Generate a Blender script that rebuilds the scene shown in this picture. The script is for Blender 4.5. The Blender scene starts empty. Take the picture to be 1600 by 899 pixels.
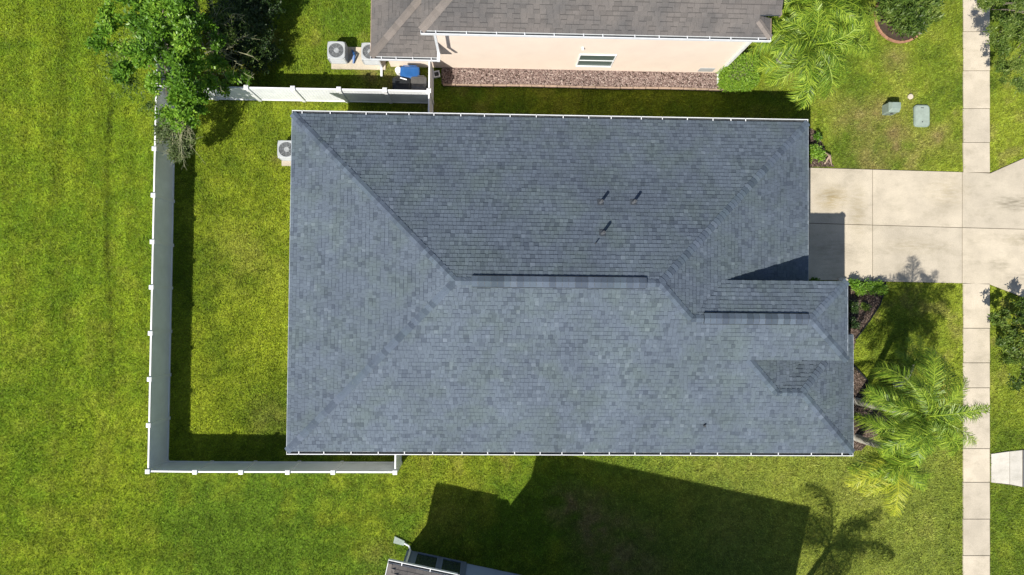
import bpy, math, random
import numpy as np
from mathutils import Vector, Matrix
random.seed(7); rng = np.random.default_rng(7)
R = math.radians
SC = bpy.context.scene
COL = SC.collection
# ------------------------------------------------------------------ camera
FPX, HC = 1067.0, 32.0            # focal length in photo pixels, camera height in metres
_wz = -Vector(((768-800)/FPX, -(472-449.5)/FPX, -1)).normalized()
_wx = Vector((1, -.0095, 0)); _wx = (_wx - _wz*_wx.dot(_wz)).normalized()
_wy = _wz.cross(_wx)
_M = Matrix((_wx, _wy, _wz))       # rows: world axes in camera space -> maps camera vector to world
def P(x, y, z=0.0):                # photo pixel + height -> world x, y
    d = _M @ Vector(((x-800)/FPX, -(y-449.5)/FPX, -1))
    t = (z-HC)/d.z
    return (d.x*t, d.y*t)
cd = bpy.data.cameras.new('camera'); cam = bpy.data.objects.new('camera', cd); COL.objects.link(cam)
cam.matrix_world = Matrix.Translation((0, 0, HC)) @ _M.to_4x4()
cd.sensor_width = 36; cd.lens = FPX/1600*36; cd.clip_start = .5; cd.clip_end = 600
SC.camera = cam
# ------------------------------------------------------------------ sky and sun
SUN = Vector((-.50, -.67, 1.0)).normalized()
W = bpy.data.worlds.new('World'); SC.world = W; W.use_nodes = True
wn = W.node_tree; wn.nodes.clear()
sky = wn.nodes.new('ShaderNodeTexSky'); sky.sky_type = 'NISHITA'; sky.sun_disc = False
sky.sun_elevation = math.asin(SUN.z); sky.sun_rotation = math.atan2(SUN.x, SUN.y) % (2*math.pi)
bg = wn.nodes.new('ShaderNodeBackground'); bg.inputs[1].default_value = .075
wo = wn.nodes.new('ShaderNodeOutputWorld')
wn.links.new(sky.outputs[0], bg.inputs[0]); wn.links.new(bg.outputs[0], wo.inputs[0])
sl = bpy.data.lights.new('sun', 'SUN'); sl.energy = 4.6; sl.angle = R(.53); sl.color = (1, .95, .86)
so = bpy.data.objects.new('sun', sl); COL.objects.link(so); so.rotation_euler = SUN.to_track_quat('Z', 'Y').to_euler(); so.location = (-20, -28, 45)
SC.view_settings.view_transform = 'Standard'; SC.view_settings.look = 'None'
SC.view_settings.exposure = .45; SC.view_settings.gamma = 1
SC.render.engine = 'CYCLES'
try:
    SC.cycles.max_bounces = 6; SC.cycles.diffuse_bounces = 3; SC.cycles.transmission_bounces = 3
except Exception: pass

# ------------------------------------------------------------------ helpers
ORG = {}
class MB:
    """collects polygons, one colour value per face"""
    def __init__(s): s.v = []; s.f = []; s.c = []
    def poly(s, pts, c=.5):
        b = len(s.v); s.v += [tuple(p) for p in pts]; s.f.append(tuple(range(b, b+len(pts)))); s.c.append(c)
    def mesh(s, vs, fs, c=.5):
        b = len(s.v); s.v += [tuple(p) for p in vs]
        for f in fs: s.f.append(tuple(b+i for i in f)); s.c.append(c)
    def box(s, x0, x1, y0, y1, z0, z1, c=.5, bev=0):
        if bev:
            b = bev
            s.prism([(x0+b, y0), (x1-b, y0), (x1, y0+b), (x1, y1-b), (x1-b, y1), (x0+b, y1), (x0, y1-b), (x0, y0+b)], z0, z1, c, b*.6); return
        vs = [(x0, y0, z0), (x1, y0, z0), (x1, y1, z0), (x0, y1, z0), (x0, y0, z1), (x1, y0, z1), (x1, y1, z1), (x0, y1, z1)]
        s.mesh(vs, [(0, 3, 2, 1), (4, 5, 6, 7), (0, 1, 5, 4), (1, 2, 6, 5), (2, 3, 7, 6), (3, 0, 4, 7)], c)
    def prism(s, pts, z0, z1, c=.5, bev=0, top=1.0):
        n = len(pts); cx = sum(p[0] for p in pts)/n; cy = sum(p[1] for p in pts)/n
        def ring(z, k, d=0):
            o = []
            for p in pts:
                dx, dy = p[0]-cx, p[1]-cy; L = math.hypot(dx, dy) or 1
                o.append((cx+dx*k-dx/L*d, cy+dy*k-dy/L*d, z))
            return o
        rs = [ring(z0, 1)] + ([ring(z1-bev, top), ring(z1, top, bev)] if bev else [ring(z1, top)])
        vs = sum(rs, []); fs = [tuple(reversed(range(n)))]
        for k in range(len(rs)-1):
            for i in range(n):
                j = (i+1) % n; fs.append((k*n+i, k*n+j, (k+1)*n+j, (k+1)*n+i))
        fs.append(tuple((len(rs)-1)*n+i for i in range(n)))
        s.mesh(vs, fs, c)
    def tube(s, pts, rad, n=8, c=.5, cap=True):
        pts = [Vector(p) for p in pts]
        if not hasattr(rad, '__len__'): rad = [rad]*len(pts)
        vs = []; fs = []
        up = Vector((0, 0, 1)) if abs((pts[-1]-pts[0]).normalized().z) < .9 else Vector((1, 0, 0))
        for i, p in enumerate(pts):
            d = (pts[min(i+1, len(pts)-1)]-pts[max(i-1, 0)]).normalized()
            a = d.cross(up).normalized(); b = a.cross(d)
            for k in range(n):
                t = 2*math.pi*k/n; vs.append(p+(a*math.cos(t)+b*math.sin(t))*rad[i])
        for i in range(len(pts)-1):
            for k in range(n):
                j = (k+1) % n; fs.append((i*n+k, i*n+j, (i+1)*n+j, (i+1)*n+k))
        if cap: fs.append(tuple(range(n))); fs.append(tuple((len(pts)-1)*n+k for k in range(n)))
        s.mesh(vs, fs, c)
    def data(s, name, org=(0, 0, 0)):
        me = bpy.data.meshes.new(name)
        v = np.array(s.v, dtype=float)-np.array(org)
        me.from_pydata(v.tolist(), [], s.f)
        a = me.attributes.new('tint', 'FLOAT', 'FACE'); a.data.foreach_set('value', s.c)
        return me
def link(name, me, mat, parent=None, loc=None):
    o = bpy.data.objects.new(name, me); COL.objects.link(o)
    if me is not None and mat is not None and not me.materials: me.materials.append(mat)
    if parent is not None:
        o.parent = parent; ORG[o.name] = ORG.get(parent.name, (0, 0, 0))
        if loc is not None: o.location = loc
    elif loc is not None: o.location = loc; ORG[o.name] = tuple(loc)
    return o
def part(name, mb, mat, parent=None, smooth=False, org=None):
    """mesh in world coordinates; its origin goes to the parent's origin"""
    og = ORG.get(parent.name, (0, 0, 0)) if parent is not None else (org or (0, 0, 0))
    me = mb.data(name, og)
    if smooth: me.polygons.foreach_set('use_smooth', [True]*len(me.polygons))
    o = link(name, me, mat, parent)
    if parent is None and org: o.location = org; ORG[o.name] = tuple(org)
    return o
def npmesh(name, V, nper, mat, parent=None, tint=None, col=None, smooth=False):
    """V: (nfaces, nper, 3) world coordinates, separate faces; fast"""
    og = np.array(ORG.get(parent.name, (0, 0, 0)) if parent is not None else (0, 0, 0))
    nf = len(V); me = bpy.data.meshes.new(name)
    me.vertices.add(nf*nper); me.loops.add(nf*nper); me.polygons.add(nf)
    me.vertices.foreach_set('co', (V.reshape(-1, 3)-og).astype(np.float32).ravel())
    me.loops.foreach_set('vertex_index', np.arange(nf*nper, dtype=np.int32))
    me.polygons.foreach_set('loop_start', np.arange(0, nf*nper, nper, dtype=np.int32))
    me.update(calc_edges=True)
    if tint is not None:
        a = me.attributes.new('tint', 'FLOAT', 'FACE'); a.data.foreach_set('value', tint.astype(np.float32))
    if col is not None:
        a = me.attributes.new('col', 'FLOAT_COLOR', 'POINT'); c = np.ones((nf, nper, 4), np.float32); c[:, :, :3] = col[:, None, :]
        a.data.foreach_set('color', c.ravel())
    return link(name, me, mat, parent)
def empty(name, loc, rz=0, parent=None):
    o = bpy.data.objects.new(name, None); COL.objects.link(o); o.location = loc; o.rotation_euler = (0, 0, rz)
    o.empty_display_size = .3; ORG[o.name] = tuple(loc)
    if parent is not None: o.parent = parent; o.location = (0, 0, 0); ORG[o.name] = ORG.get(parent.name, (0, 0, 0))
    return o
def tag(o, label=None, cat=None, group=None, kind=None):
    if label: o['label'] = label
    if cat: o['category'] = cat
    if group: o['group'] = group
    if kind: o['kind'] = kind
    return o
def copy_tree(o, loc, rz=0, label=None, parent=None):
    c = o.copy(); COL.objects.link(c)
    if parent is None: c.location = loc; c.rotation_euler = (0, 0, rz)
    else: c.parent = parent
    if label: c['label'] = label
    for ch in list(o.children): copy_tree(ch, None, 0, None, c)
    return c
# ------------------------------------------------------------------ materials
def nodes(name):
    m = bpy.data.materials.new(name); m.use_nodes = True
    return m, m.node_tree, m.node_tree.nodes['Principled BSDF']
def N(nt, t, **kw):
    n = nt.nodes.new(t)
    for k, v in kw.items(): setattr(n, k, v)
    return n
def ramp(nt, src, stops):
    r = N(nt, 'ShaderNodeValToRGB'); nt.links.new(src, r.inputs[0]); e = r.color_ramp.elements
    while len(e) < len(stops): e.new(.5)
    for i, (p, c) in enumerate(stops): e[i].position = p; e[i].color = tuple(c)+(1,)
    return r.outputs[0]
def noise(nt, scale, detail=4, vec=None, rough=.55, stretch=None):
    g = N(nt, 'ShaderNodeNewGeometry'); src = vec or g.outputs['Position']
    if stretch:
        mp = N(nt, 'ShaderNodeMapping'); mp.inputs['Scale'].default_value = stretch; nt.links.new(src, mp.inputs[0]); src = mp.outputs[0]
    n = N(nt, 'ShaderNodeTexNoise'); n.inputs['Scale'].default_value = scale; n.inputs['Detail'].default_value = detail
    n.inputs['Roughness'].default_value = rough
    nt.links.new(src, n.inputs['Vector']); return n.outputs['Fac']
def mulc(nt, a, b, fac=1.0, mode='MULTIPLY'):
    m = N(nt, 'ShaderNodeMix', data_type='RGBA', blend_type=mode)
    if isinstance(fac, float): m.inputs[0].default_value = fac
    else: nt.links.new(fac, m.inputs[0])
    for s, x in ((6, a), (7, b)):
        if isinstance(x, tuple): m.inputs[s].default_value = x+(1,)
        else: nt.links.new(x, m.inputs[s])
    return m.outputs[2]
def bump(nt, bs, h, strength=.3, dist=.01):
    b = N(nt, 'ShaderNodeBump'); b.inputs['Strength'].default_value = strength; b.inputs['Distance'].default_value = dist
    nt.links.new(h, b.inputs['Height']); nt.links.new(b.outputs[0], bs.inputs['Normal'])
def plain(name, c, rough=.6, var=.25, scale=3, metal=0, bmp=0, bscale=60, spec=.4, stretch=None):
    m, nt, b = nodes(name)
    lo = tuple(x*(1-var) for x in c); hi = tuple(min(1, x*(1+var)) for x in c)
    nt.links.new(ramp(nt, noise(nt, scale, 6, stretch=stretch), [(.3, lo), (.7, hi)]), b.inputs['Base Color'])
    b.inputs['Roughness'].default_value = rough; b.inputs['Metallic'].default_value = metal; b.inputs['Specular IOR Level'].default_value = spec
    if bmp: bump(nt, b, noise(nt, bscale, 3), bmp)
    return m
def shingle_mat(name, dark, mid, light, alt, useobj=False):
    m, nt, b = nodes(name)
    if useobj: src = N(nt, 'ShaderNodeObjectInfo').outputs['Random']
    else: src = N(nt, 'ShaderNodeAttribute', attribute_name='tint').outputs['Fac']
    c = ramp(nt, src, [(0, dark), (.45, mid), (.85, tuple(x*1.12 for x in mid)), (1, light)])
    c = mulc(nt, c, alt, ramp_f(nt, noise(nt, .9, 5), .42, .66))
    c2 = ramp(nt, noise(nt, .35, 4), [(.3, (.86, .86, .87)), (.7, (1.1, 1.1, 1.08))])
    c = mulc(nt, c, c2)
    gr = ramp(nt, noise(nt, 45, 5, rough=.75), [(.3, (.68, .68, .68)), (.7, (1.28, 1.28, 1.28))])
    c = mulc(nt, c, gr)
    nt.links.new(c, b.inputs['Base Color']); b.inputs['Roughness'].default_value = .85; b.inputs['Specular IOR Level'].default_value = .25
    bump(nt, b, noise(nt, 120, 3), .5, .006); return m
def ramp_f(nt, src, a, b_):
    r = N(nt, 'ShaderNodeMapRange'); r.inputs['From Min'].default_value = a; r.inputs['From Max'].default_value = b_
    nt.links.new(src, r.inputs[0]); return r.outputs[0]
def leaf_mat(name, dark, mid, light, trans=.35, rough=.5):
    m, nt, b = nodes(name); src = N(nt, 'ShaderNodeAttribute', attribute_name='tint').outputs['Fac']
    c = ramp(nt, src, [(0, dark), (.5, mid), (1, light)])
    nt.links.new(c, b.inputs['Base Color']); b.inputs['Roughness'].default_value = rough; b.inputs['Specular IOR Level'].default_value = .35
    t = N(nt, 'ShaderNodeBsdfTranslucent'); nt.links.new(mulc(nt, c, (1.0, 1.0, .45)), t.inputs[0])
    mx = N(nt, 'ShaderNodeMixShader'); mx.inputs[0].default_value = trans
    nt.links.new(b.outputs[0], mx.inputs[1]); nt.links.new(t.outputs[0], mx.inputs[2])
    nt.links.new(mx.outputs[0], nt.nodes['Material Output'].inputs[0]); return m
def grass_mat(name, blades):
    m, nt, b = nodes(name); a = N(nt, 'ShaderNodeAttribute', attribute_name='col').outputs['Color']
    if blades:
        nt.links.new(a, b.inputs['Base Color']); b.inputs['Roughness'].default_value = .6; b.inputs['Specular IOR Level'].default_value = .25
        t = N(nt, 'ShaderNodeBsdfTranslucent'); nt.links.new(a, t.inputs[0])
        mx = N(nt, 'ShaderNodeMixShader'); mx.inputs[0].default_value = .3
        nt.links.new(b.outputs[0], mx.inputs[1]); nt.links.new(t.outputs[0], mx.inputs[2])
        nt.links.new(mx.outputs[0], nt.nodes['Material Output'].inputs[0])
    else:
        c = mulc(nt, a, ramp(nt, noise(nt, 22, 6, rough=.7), [(.3, (.45, .45, .4)), (.7, (1.2, 1.15, 1.0))]))
        nt.links.new(c, b.inputs['Base Color']); b.inputs['Roughness'].default_value = .9; b.inputs['Specular IOR Level'].default_value = .1
        bump(nt, b, noise(nt, 30, 5), .8, .03)
    return m
def concrete_mat(name, c, spots=()):
    m, nt, b = nodes(name)
    base = ramp(nt, noise(nt, .8, 7, rough=.6), [(.3, tuple(x*.84 for x in c)), (.7, tuple(x*1.1 for x in c))])
    base = mulc(nt, base, ramp(nt, noise(nt, 30, 6, rough=.75), [(.3, (.72, .71, .68)), (.7, (1.14, 1.14, 1.14))]))
    st = ramp_f(nt, noise(nt, 1.3, 9, stretch=(.7, 1.3, 1), rough=.75), .5, .85)
    base = mulc(nt, base, (.66, .66, .62), st)
    ob = N(nt, 'ShaderNodeObjectInfo').outputs['Random']
    base = mulc(nt, base, ramp(nt, ob, [(0, (.9, .9, .9)), (1, (1.06, 1.05, 1.03))]))
    g = N(nt, 'ShaderNodeNewGeometry').outputs['Position']
    for (x, y, rx, ry, cc) in spots:
        mp = N(nt, 'ShaderNodeVectorMath', operation='SUBTRACT'); nt.links.new(g, mp.inputs[0]); mp.inputs[1].default_value = (x, y, 0)
        dv = N(nt, 'ShaderNodeVectorMath', operation='MULTIPLY'); nt.links.new(mp.outputs[0], dv.inputs[0]); dv.inputs[1].default_value = (1/rx, 1/ry, 0)
        ln = N(nt, 'ShaderNodeVectorMath', operation='LENGTH'); nt.links.new(dv.outputs[0], ln.inputs[0])
        r = N(nt, 'ShaderNodeMapRange'); r.inputs['From Min'].default_value = 1.1; r.inputs['From Max'].default_value = .2; nt.links.new(ln.outputs['Value'], r.inputs[0])
        mm = N(nt, 'ShaderNodeMath', operation='MULTIPLY'); nt.links.new(r.outputs[0], mm.inputs[0]); nt.links.new(ramp_f(nt, noise(nt, 5, 7, stretch=(.4, 2, 1)), .32, .62), mm.inputs[1])
        base = mulc(nt, base, cc, mm.outputs[0])
    nt.links.new(base, b.inputs['Base Color']); b.inputs['Roughness'].default_value = .85; b.inputs['Specular IOR Level'].default_value = .25
    bump(nt, b, noise(nt, 80, 4), .3, .004); return m

M = {}
M['shingle'] = shingle_mat('slate_blue_shingle', (.040, .053, .079), (.102, .128, .165), (.20, .235, .285), (.97, 1.0, .87))
M['cap'] = shingle_mat('cap_shingle', (.062, .080, .112), (.092, .117, .158), (.125, .152, .20), (.92, .98, .9), True)
M['brown_shingle'] = shingle_mat('brown_shingle', (.08, .074, .071), (.150, .136, .128), (.205, .182, .168), (.72, .76, .80))
M['brown_cap'] = shingle_mat('brown_cap_shingle', (.16, .14, .125), (.205, .178, .16), (.24, .205, .185), (.92, .94, .95), True)
M['deck'] = plain('roof_underlay', (.05, .06, .075), .9)
M['white'] = plain('white_vinyl', (.85, .86, .87), .42, .05, 2)
M['panel'] = plain('vinyl_panel', (.84, .86, .88), .45, .07, 1.8)
M['gutter'] = plain('white_aluminium', (.72, .74, .76), .4, .08, 4)
M['trim'] = plain('grey_trim', (.30, .34, .38), .5, .1, 4)
M['debris'] = plain('gutter_debris', (.045, .05, .055), .9, .5, 14)
M['stucco'] = plain('grey_stucco', (.42, .43, .42), .85, .06, 2, bmp=.4, bscale=90)
M['peach'] = plain('peach_stucco', (.83, .705, .60), .85, .035, 1.2, bmp=.4, bscale=90)
M['navy_wall'] = plain('navy_stucco', (.13, .18, .27), .85, .06, 2, bmp=.3, bscale=90)
M['blue_wall'] = plain('blue_grey_stucco', (.27, .37, .55), .85, .05, 2, bmp=.3, bscale=90)
M['glass'] = plain('window_glass', (.03, .05, .05), .08, .1, 1, spec=.9)
M['blind'] = plain('green_blind', (.06, .10, .085), .3, .1, 1)
M['metal'] = plain('ac_casing', (.42, .44, .45), .5, .08, 4)
M['well'] = plain('fan_well_grey', (.30, .34, .38), .5, .3, 8)
M['darkmetal'] = plain('dark_metal', (.06, .065, .07), .5, .2, 5)
M['lead'] = plain('lead_flashing', (.13, .14, .155), .5, .15, 9)
M['blue_plastic'] = plain('blue_plastic', (.02, .10, .30), .35, .15, 3)
M['black_plastic'] = plain('black_plastic', (.022, .024, .026), .3, .2, 3)
M['green_box'] = plain('utility_green', (.24, .30, .26), .55, .12, 4)
M['grey_lid'] = plain('utility_grey_green_lid', (.30, .36, .31), .6, .14, 5)
M['soil'] = plain('dark_soil', (.06, .042, .03), .95, .4, 5, bmp=.6, bscale=30)
M['mulch'] = leaf_mat('mulch_chips', (.04, .028, .022), (.13, .09, .07), (.26, .20, .16), .02, .9)
M['rock'] = leaf_mat('river_rock', (.10, .07, .065), (.24, .17, .15), (.48, .40, .36), .0, .7)
M['edging'] = plain('black_edging', (.02, .02, .022), .5, .2, 6)
M['curb'] = plain('tan_curb', (.34, .25, .19), .9, .2, 6)
M['brick'] = plain('terracotta_brick', (.36, .19, .12), .85, .25, 6)
M['bark'] = plain('bark', (.20, .17, .13), .9, .35, 8, bmp=.6, bscale=30)
M['twig'] = plain('pale_twig', (.26, .26, .15), .9, .3, 8)
M['palm_bark'] = plain('palm_bark', (.40, .38, .33), .85, .3, 6, bmp=.5, bscale=25)
M['palm'] = leaf_mat('palm_leaf', (.03, .07, .010), (.15, .27, .022), (.46, .58, .06), .22, .42)
M['palm_yellow'] = leaf_mat('palm_leaf_yellow', (.20, .26, .02), (.36, .42, .03), (.55, .55, .06), .2, .45)
M['leaf'] = leaf_mat('broad_leaf', (.05, .13, .012), (.15, .31, .025), (.34, .52, .06), .3, .38)
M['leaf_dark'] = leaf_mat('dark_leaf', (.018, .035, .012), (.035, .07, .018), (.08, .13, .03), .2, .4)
M['leaf_olive'] = leaf_mat('olive_leaf', (.03, .06, .012), (.10, .17, .025), (.25, .32, .07), .3, .45)
M['leaf_grey'] = leaf_mat('grey_green_leaf', (.06, .09, .03), (.13, .18, .06), (.24, .30, .11), .3, .5)
M['leaf_lime'] = leaf_mat('lime_leaf', (.09, .20, .02), (.21, .37, .035), (.36, .50, .06), .3, .45)
M['grass'] = grass_mat('grass_blade', True)
M['lawn'] = grass_mat('lawn_soil', False)
dx0, dy0 = P(1300, 300)
SP = [(*P(1300, 310), .9, .7, (.70, .64, .46)), (*P(1590, 318), 1.6, .45, (.55, .55, .52)), (*P(1340, 330), .5, 1.6, (.8, .78, .7)), (*P(1480, 300), 1.2, 1.0, (.86, .84, .78)), (*P(1560, 415), .8, .3, (.7, .7, .68)), (*P(1600, 375), 1.1, .35, (.7, .69, .62)), (*P(1430, 385), 2.0, .5, (.82, .81, .76)), (*P(1600, 435), 1.0, .5, (.72, .72, .72)), (*P(1300, 400), 1.1, 1.0, (.8, .8, .8))]
M['concrete'] = concrete_mat('driveway_concrete', (.56, .50, .405), SP)
M['walk'] = concrete_mat('sidewalk_concrete', (.60, .535, .435))
M['apron'] = concrete_mat('pale_concrete', (.66, .63, .57))
M['joint'] = plain('joint_filler', (.10, .085, .06), .95, .3, 20)

# ------------------------------------------------------------------ ground
def vnoise(x, y, s, seed):
    r = np.random.default_rng(seed); n = 256; g = r.random((n, n))
    u = x*s+1000; v = y*s+1000; i = np.floor(u).astype(int); j = np.floor(v).astype(int)
    fu = u-i; fv = v-j; fu = fu*fu*(3-2*fu); fv = fv*fv*(3-2*fv)
    a = g[i % n, j % n]; b = g[(i+1) % n, j % n]; c = g[i % n, (j+1) % n]; d = g[(i+1) % n, (j+1) % n]
    return (a*(1-fu)+b*fu)*(1-fv)+(c*(1-fu)+d*fu)*fv
def fbm(x, y, s, seed, o=4):
    t = 0; w = 0; a = 1
    for k in range(o):
        ca, sa = math.cos(k*1.1+seed), math.sin(k*1.1+seed)
        t = t+a*vnoise(x*ca-y*sa, x*sa+y*ca, s*2**k, seed+k); w += a; a *= .6
    return t/w
DRY = [(1395, 215, 1.2, .8), (1378, 250, 2.6, .6), (1425, 240, 1.5, .7), (1340, 190, 1.6, .75), (1375, 178, 1.1, .7), (1400, 228, .5, 1.1), (1465, 215, 1.1, .7), (1400, 95, .8, .7), (433, 240, .45, .9),
       (1445, 185, .9, .5), (930, 820, 1.6, 1.2), (970, 875, 2.4, 1.0), (890, 790, 1.2, 1.0), (1290, 150, .6, .4), (1240, 110, .8, .6), (640, 132, .9, .9), (1490, 225, .9, .4),
       (585, 104, 1.0, 1.1), (575, 110, .8, .7), (1205, 135, .5, .6), (420, 655, 1.1, .35), (345, 100, 1.5, .5), (606, 112, .8, 1.0), (622, 122, .8, .9), (420, 60, .5, .6), (1150, 850, 3, .25), (700, 800, 2, .15), (390, 400, 2.2, .22), (590, 875, 1.0, .3), (1330, 760, 2.5, .2)]
def lawncol(x, y):
    n1 = fbm(x, y, .22, 3); n2 = fbm(x, y, 1.3, 11); n3 = fbm(x, y, .07, 29, 2)
    deep = np.array((.145, .245, .020)); yel = np.array((.31, .365, .030)); ol = np.array((.155, .175, .035))
    k = np.clip((n1-.5)*1.5+(n2-.5)*1.5+(n3-.5)*1.4+.42, 0, 1)[:, None]
    c = deep*(1-k)+yel*k
    field = 1/(1+np.exp(-( -14.8-x)*2))                      # open field beyond the back fence
    c = c*(1-.35*field[:, None])+np.array((.25, .38, .016))*.35*field[:, None]
    bw = np.sin((x+.35*np.sin(y*.21)+.6*vnoise(x, y, .3, 63))*2*math.pi/1.9)+.6*np.sin((x+.2*np.sin(y*.3+2))*2*math.pi/.83)
    c = c*(1+.10*bw*np.clip(vnoise(x, y, .35, 88)*1.6-.3, 0, 1)*(x < -15)*np.clip((y+11)/4, 0, 1))[:, None]
    bs = np.sin((y-.10*x-.012*(x+8)**2)*2*math.pi/1.5); c = c*(1+.07*bs*np.clip((-8-y)/1.5, 0, 1)*(x < 4))[:, None]
    tr = np.exp(-((x+17.6+.25*np.sin(y*.3))/.13)**2)*(.35+.75*vnoise(x, y, 1.5, 71))*(y > -5)*(y < 9.5)+np.exp(-((x+20.1+.2*np.sin(y*.4+1))/.2)**2)*.25
    c = c*(1-tr[:, None]*field[:, None]*.55)+0.0
    st = np.sin((x*.97+y*.1)*2*math.pi/1.1)*.5+.5               # mower passes
    c = c*(1+.10*(st[:, None]-.5)*(x < 0)[:, None])
    yard = ((x > -14.8) & (x < -8) & (y < 9) & (y > -7.4)).astype(float)[:, None]
    c = c*(1-.45*yard)+np.array((.235, .31, .018))*(.6+.75*k)*.45*yard
    east = (1/(1+np.exp(-(x-15)*1.2)))[:, None]
    c = c*(1-.4*east)+(np.array((.28, .36, .05))*(.6+.7*k))*.4*east
    dry = np.clip((n2-.57)*3, 0, .4)*np.clip((n3-.4)*4, 0, 1)*np.where(x < -8.5, .25, 1)
    m = dry
    for (a, b, r, s) in DRY:
        wx, wy = P(a, b); d = np.hypot(x-wx, y-wy)/r
        m = np.maximum(m, s*np.clip(1.2-d, 0, 1)*np.clip(.2+2.4*(n2-.32), 0, 1.2))
    m = np.clip(m, 0, .9)[:, None]
    c = c*(1-m)+np.array((.33, .26, .12))*m
    south = (np.clip((x-3)/8, 0, 1)*np.clip((-5.5-y)/1.5, 0, 1)*np.clip((24-x)/3, 0, 1))[:, None]*.5
    c = c*(1-south)+np.array((.30, .35, .08))*south
    c = c*(.82+.40*fbm(x, y, 4.5, 41, 3)[:, None])*(.72+.56*vnoise(x, y, 12, 57)[:, None])
    return c
g = MB(); g.poly([(-150, -150, -.06), (150, -150, -.06), (150, 150, -.06), (-150, 150, -.06)])
me = g.data('ground'); a = me.attributes.new('col', 'FLOAT_COLOR', 'POINT'); a.data.foreach_set('color', [.2, .27, .02, 1]*4)
tag(link('ground', me, M['lawn']), kind='structure')
gx = np.arange(-32, 33.01, .2); gy = np.arange(-21, 21.01, .2)
X, Y = np.meshgrid(gx, gy); nx_, ny_ = len(gx), len(gy)
Z = (fbm(X.ravel(), Y.ravel(), .5, 5)-.5)*.05-.03
me = bpy.data.meshes.new('lawn_soil'); V = np.stack([X.ravel(), Y.ravel(), Z], 1)
idx = np.arange(nx_*ny_).reshape(ny_, nx_)
F = np.stack([idx[:-1, :-1], idx[:-1, 1:], idx[1:, 1:], idx[1:, :-1]], -1).reshape(-1, 4)
me.vertices.add(len(V)); me.loops.add(F.size); me.polygons.add(len(F))
me.vertices.foreach_set('co', V.astype(np.float32).ravel()); me.loops.foreach_set('vertex_index', F.astype(np.int32).ravel())
me.polygons.foreach_set('loop_start', np.arange(0, F.size, 4, dtype=np.int32)); me.update(calc_edges=True)
a = me.attributes.new('col', 'FLOAT_COLOR', 'POINT'); cc = np.ones((len(V), 4), np.float32); cc[:, :3] = lawncol(V[:, 0], V[:, 1])*.8
a.data.foreach_set('color', cc.ravel())
me.polygons.foreach_set('use_smooth', [True]*len(F))
tag(link('lawn', me, M['lawn']), kind='structure')

def inpoly(px, py, poly):
    r = np.zeros(len(px), bool); n = len(poly)
    for i in range(n):
        x1, y1 = poly[i]; x2, y2 = poly[(i+1) % n]
        if y1 == y2: continue
        r ^= ((y1 > py) != (y2 > py)) & (px < (x2-x1)*(py-y1)/(y2-y1)+x1)
    return r
# concrete outlines
DRIVE = [P(*q) for q in [(1225, 261), (1503, 269), (1546, 271), (1600, 247), (1740, 180), (1740, 525), (1600, 466), (1546, 445), (1503, 443), (1225, 437)]]
WALK = [P(1504, -120), P(1546, -120), P(1547, 1010), P(1505, 1010)]
APRON = [P(1548, 709), P(1598, 703), P(1760, 690), P(1760, 775), P(1598, 761), P(1548, 754)]
BED = [P(*q) for q in [(1290, 440), (1383, 440), (1380, 458), (1374, 476), (1358, 501), (1337, 529), (1333, 550), (1335, 576), (1354, 594), (1364, 618), (1372, 640), (1388, 655), (1368, 683), (1345, 704), (1290, 704)]]
ROCKP = [(-2.45, 11.15), (-2.45, 10.22), (0, 10.2), (4, 10.22), (8, 10.17), (11.3, 10.2), (11.6, 11.15)]
SMALLBED = [P(*q) for q in [(1262, 200), (1276, 205), (1292, 240), (1303, 261), (1250, 261), (1240, 205)]]
YS, YN, XW, XE, ZE, PT = -6.24, 7.78, -8.38, 13.41, 3.4, .4167
# ---- slabs
def slab(pts, mat, parent, name='concrete_slab', z=.035, gap=.012):
    n = len(pts); cx = sum(p[0] for p in pts)/n; cy = sum(p[1] for p in pts)/n
    q = []
    for (x, y) in pts:
        q.append((x-math.copysign(gap, x-cx)-cx, y-math.copysign(gap, y-cy)-cy))
    m = MB(); m.prism(q, -.10, z, .5, .008); me = m.data(name)
    return link(name, me, mat, parent, (cx, cy, 0))
def base(name, poly, z=-.005):
    m = MB(); m.poly([(x, y, z+.012) for x, y in poly]); return tag(part(name, m, M['joint']), kind='structure')
dr = base('driveway', DRIVE)
D = lambda *q: [P(*p) for p in q]
slab(D((1225, 261), (1363, 265), (1363, 352), (1225, 348)), M['concrete'], dr)
slab(D((1225, 348), (1363, 352), (1363, 440), (1225, 437)), M['concrete'], dr)
slab(D((1363, 265), (1503, 269), (1503, 356), (1363, 352)), M['concrete'], dr)
slab(D((1363, 352), (1503, 356), (1503, 443), (1363, 440)), M['concrete'], dr)
slab(D((1503, 269), (1546, 271), (1600, 247), (1740, 180), (1740, 362), (1503, 356)), M['concrete'], dr)
slab(D((1503, 356), (1740, 362), (1740, 525), (1600, 466), (1546, 445), (1503, 443)), M['concrete'], dr)
sw = base('sidewalk', WALK)
for seq in ([-120, -60, -8, 50, 111, 170, 223, 270], [443, 513, 567, 606, 644, 701, 753.5, 811, 868, 925, 980]):
    for a_, b_ in zip(seq[:-1], seq[1:]):
        slab(D((1504, a_), (1546, a_), (1546.5, b_), (1504.5, b_)), M['walk'], sw)
ap = base('apron_path', APRON)
slab(D((1548, 709), (1577, 705), (1577, 757), (1548, 754)), M['apron'], ap)
slab(D((1577, 705), (1597, 703), (1597, 761), (1577, 757)), M['apron'], ap)
slab(D((1598, 703), (1680, 696), (1680, 768), (1598, 761)), M['lead'], ap)
m = MB(); m.poly([(x, y, .004) for x, y in BED]); mb_ = part('mulch_bed', m, M['soil']); tag(mb_, kind='structure')
m = MB(); m.poly([(x, y, .004) for x, y in SMALLBED]); tag(part('corner_bed', m, M['soil']), kind='structure')
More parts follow.
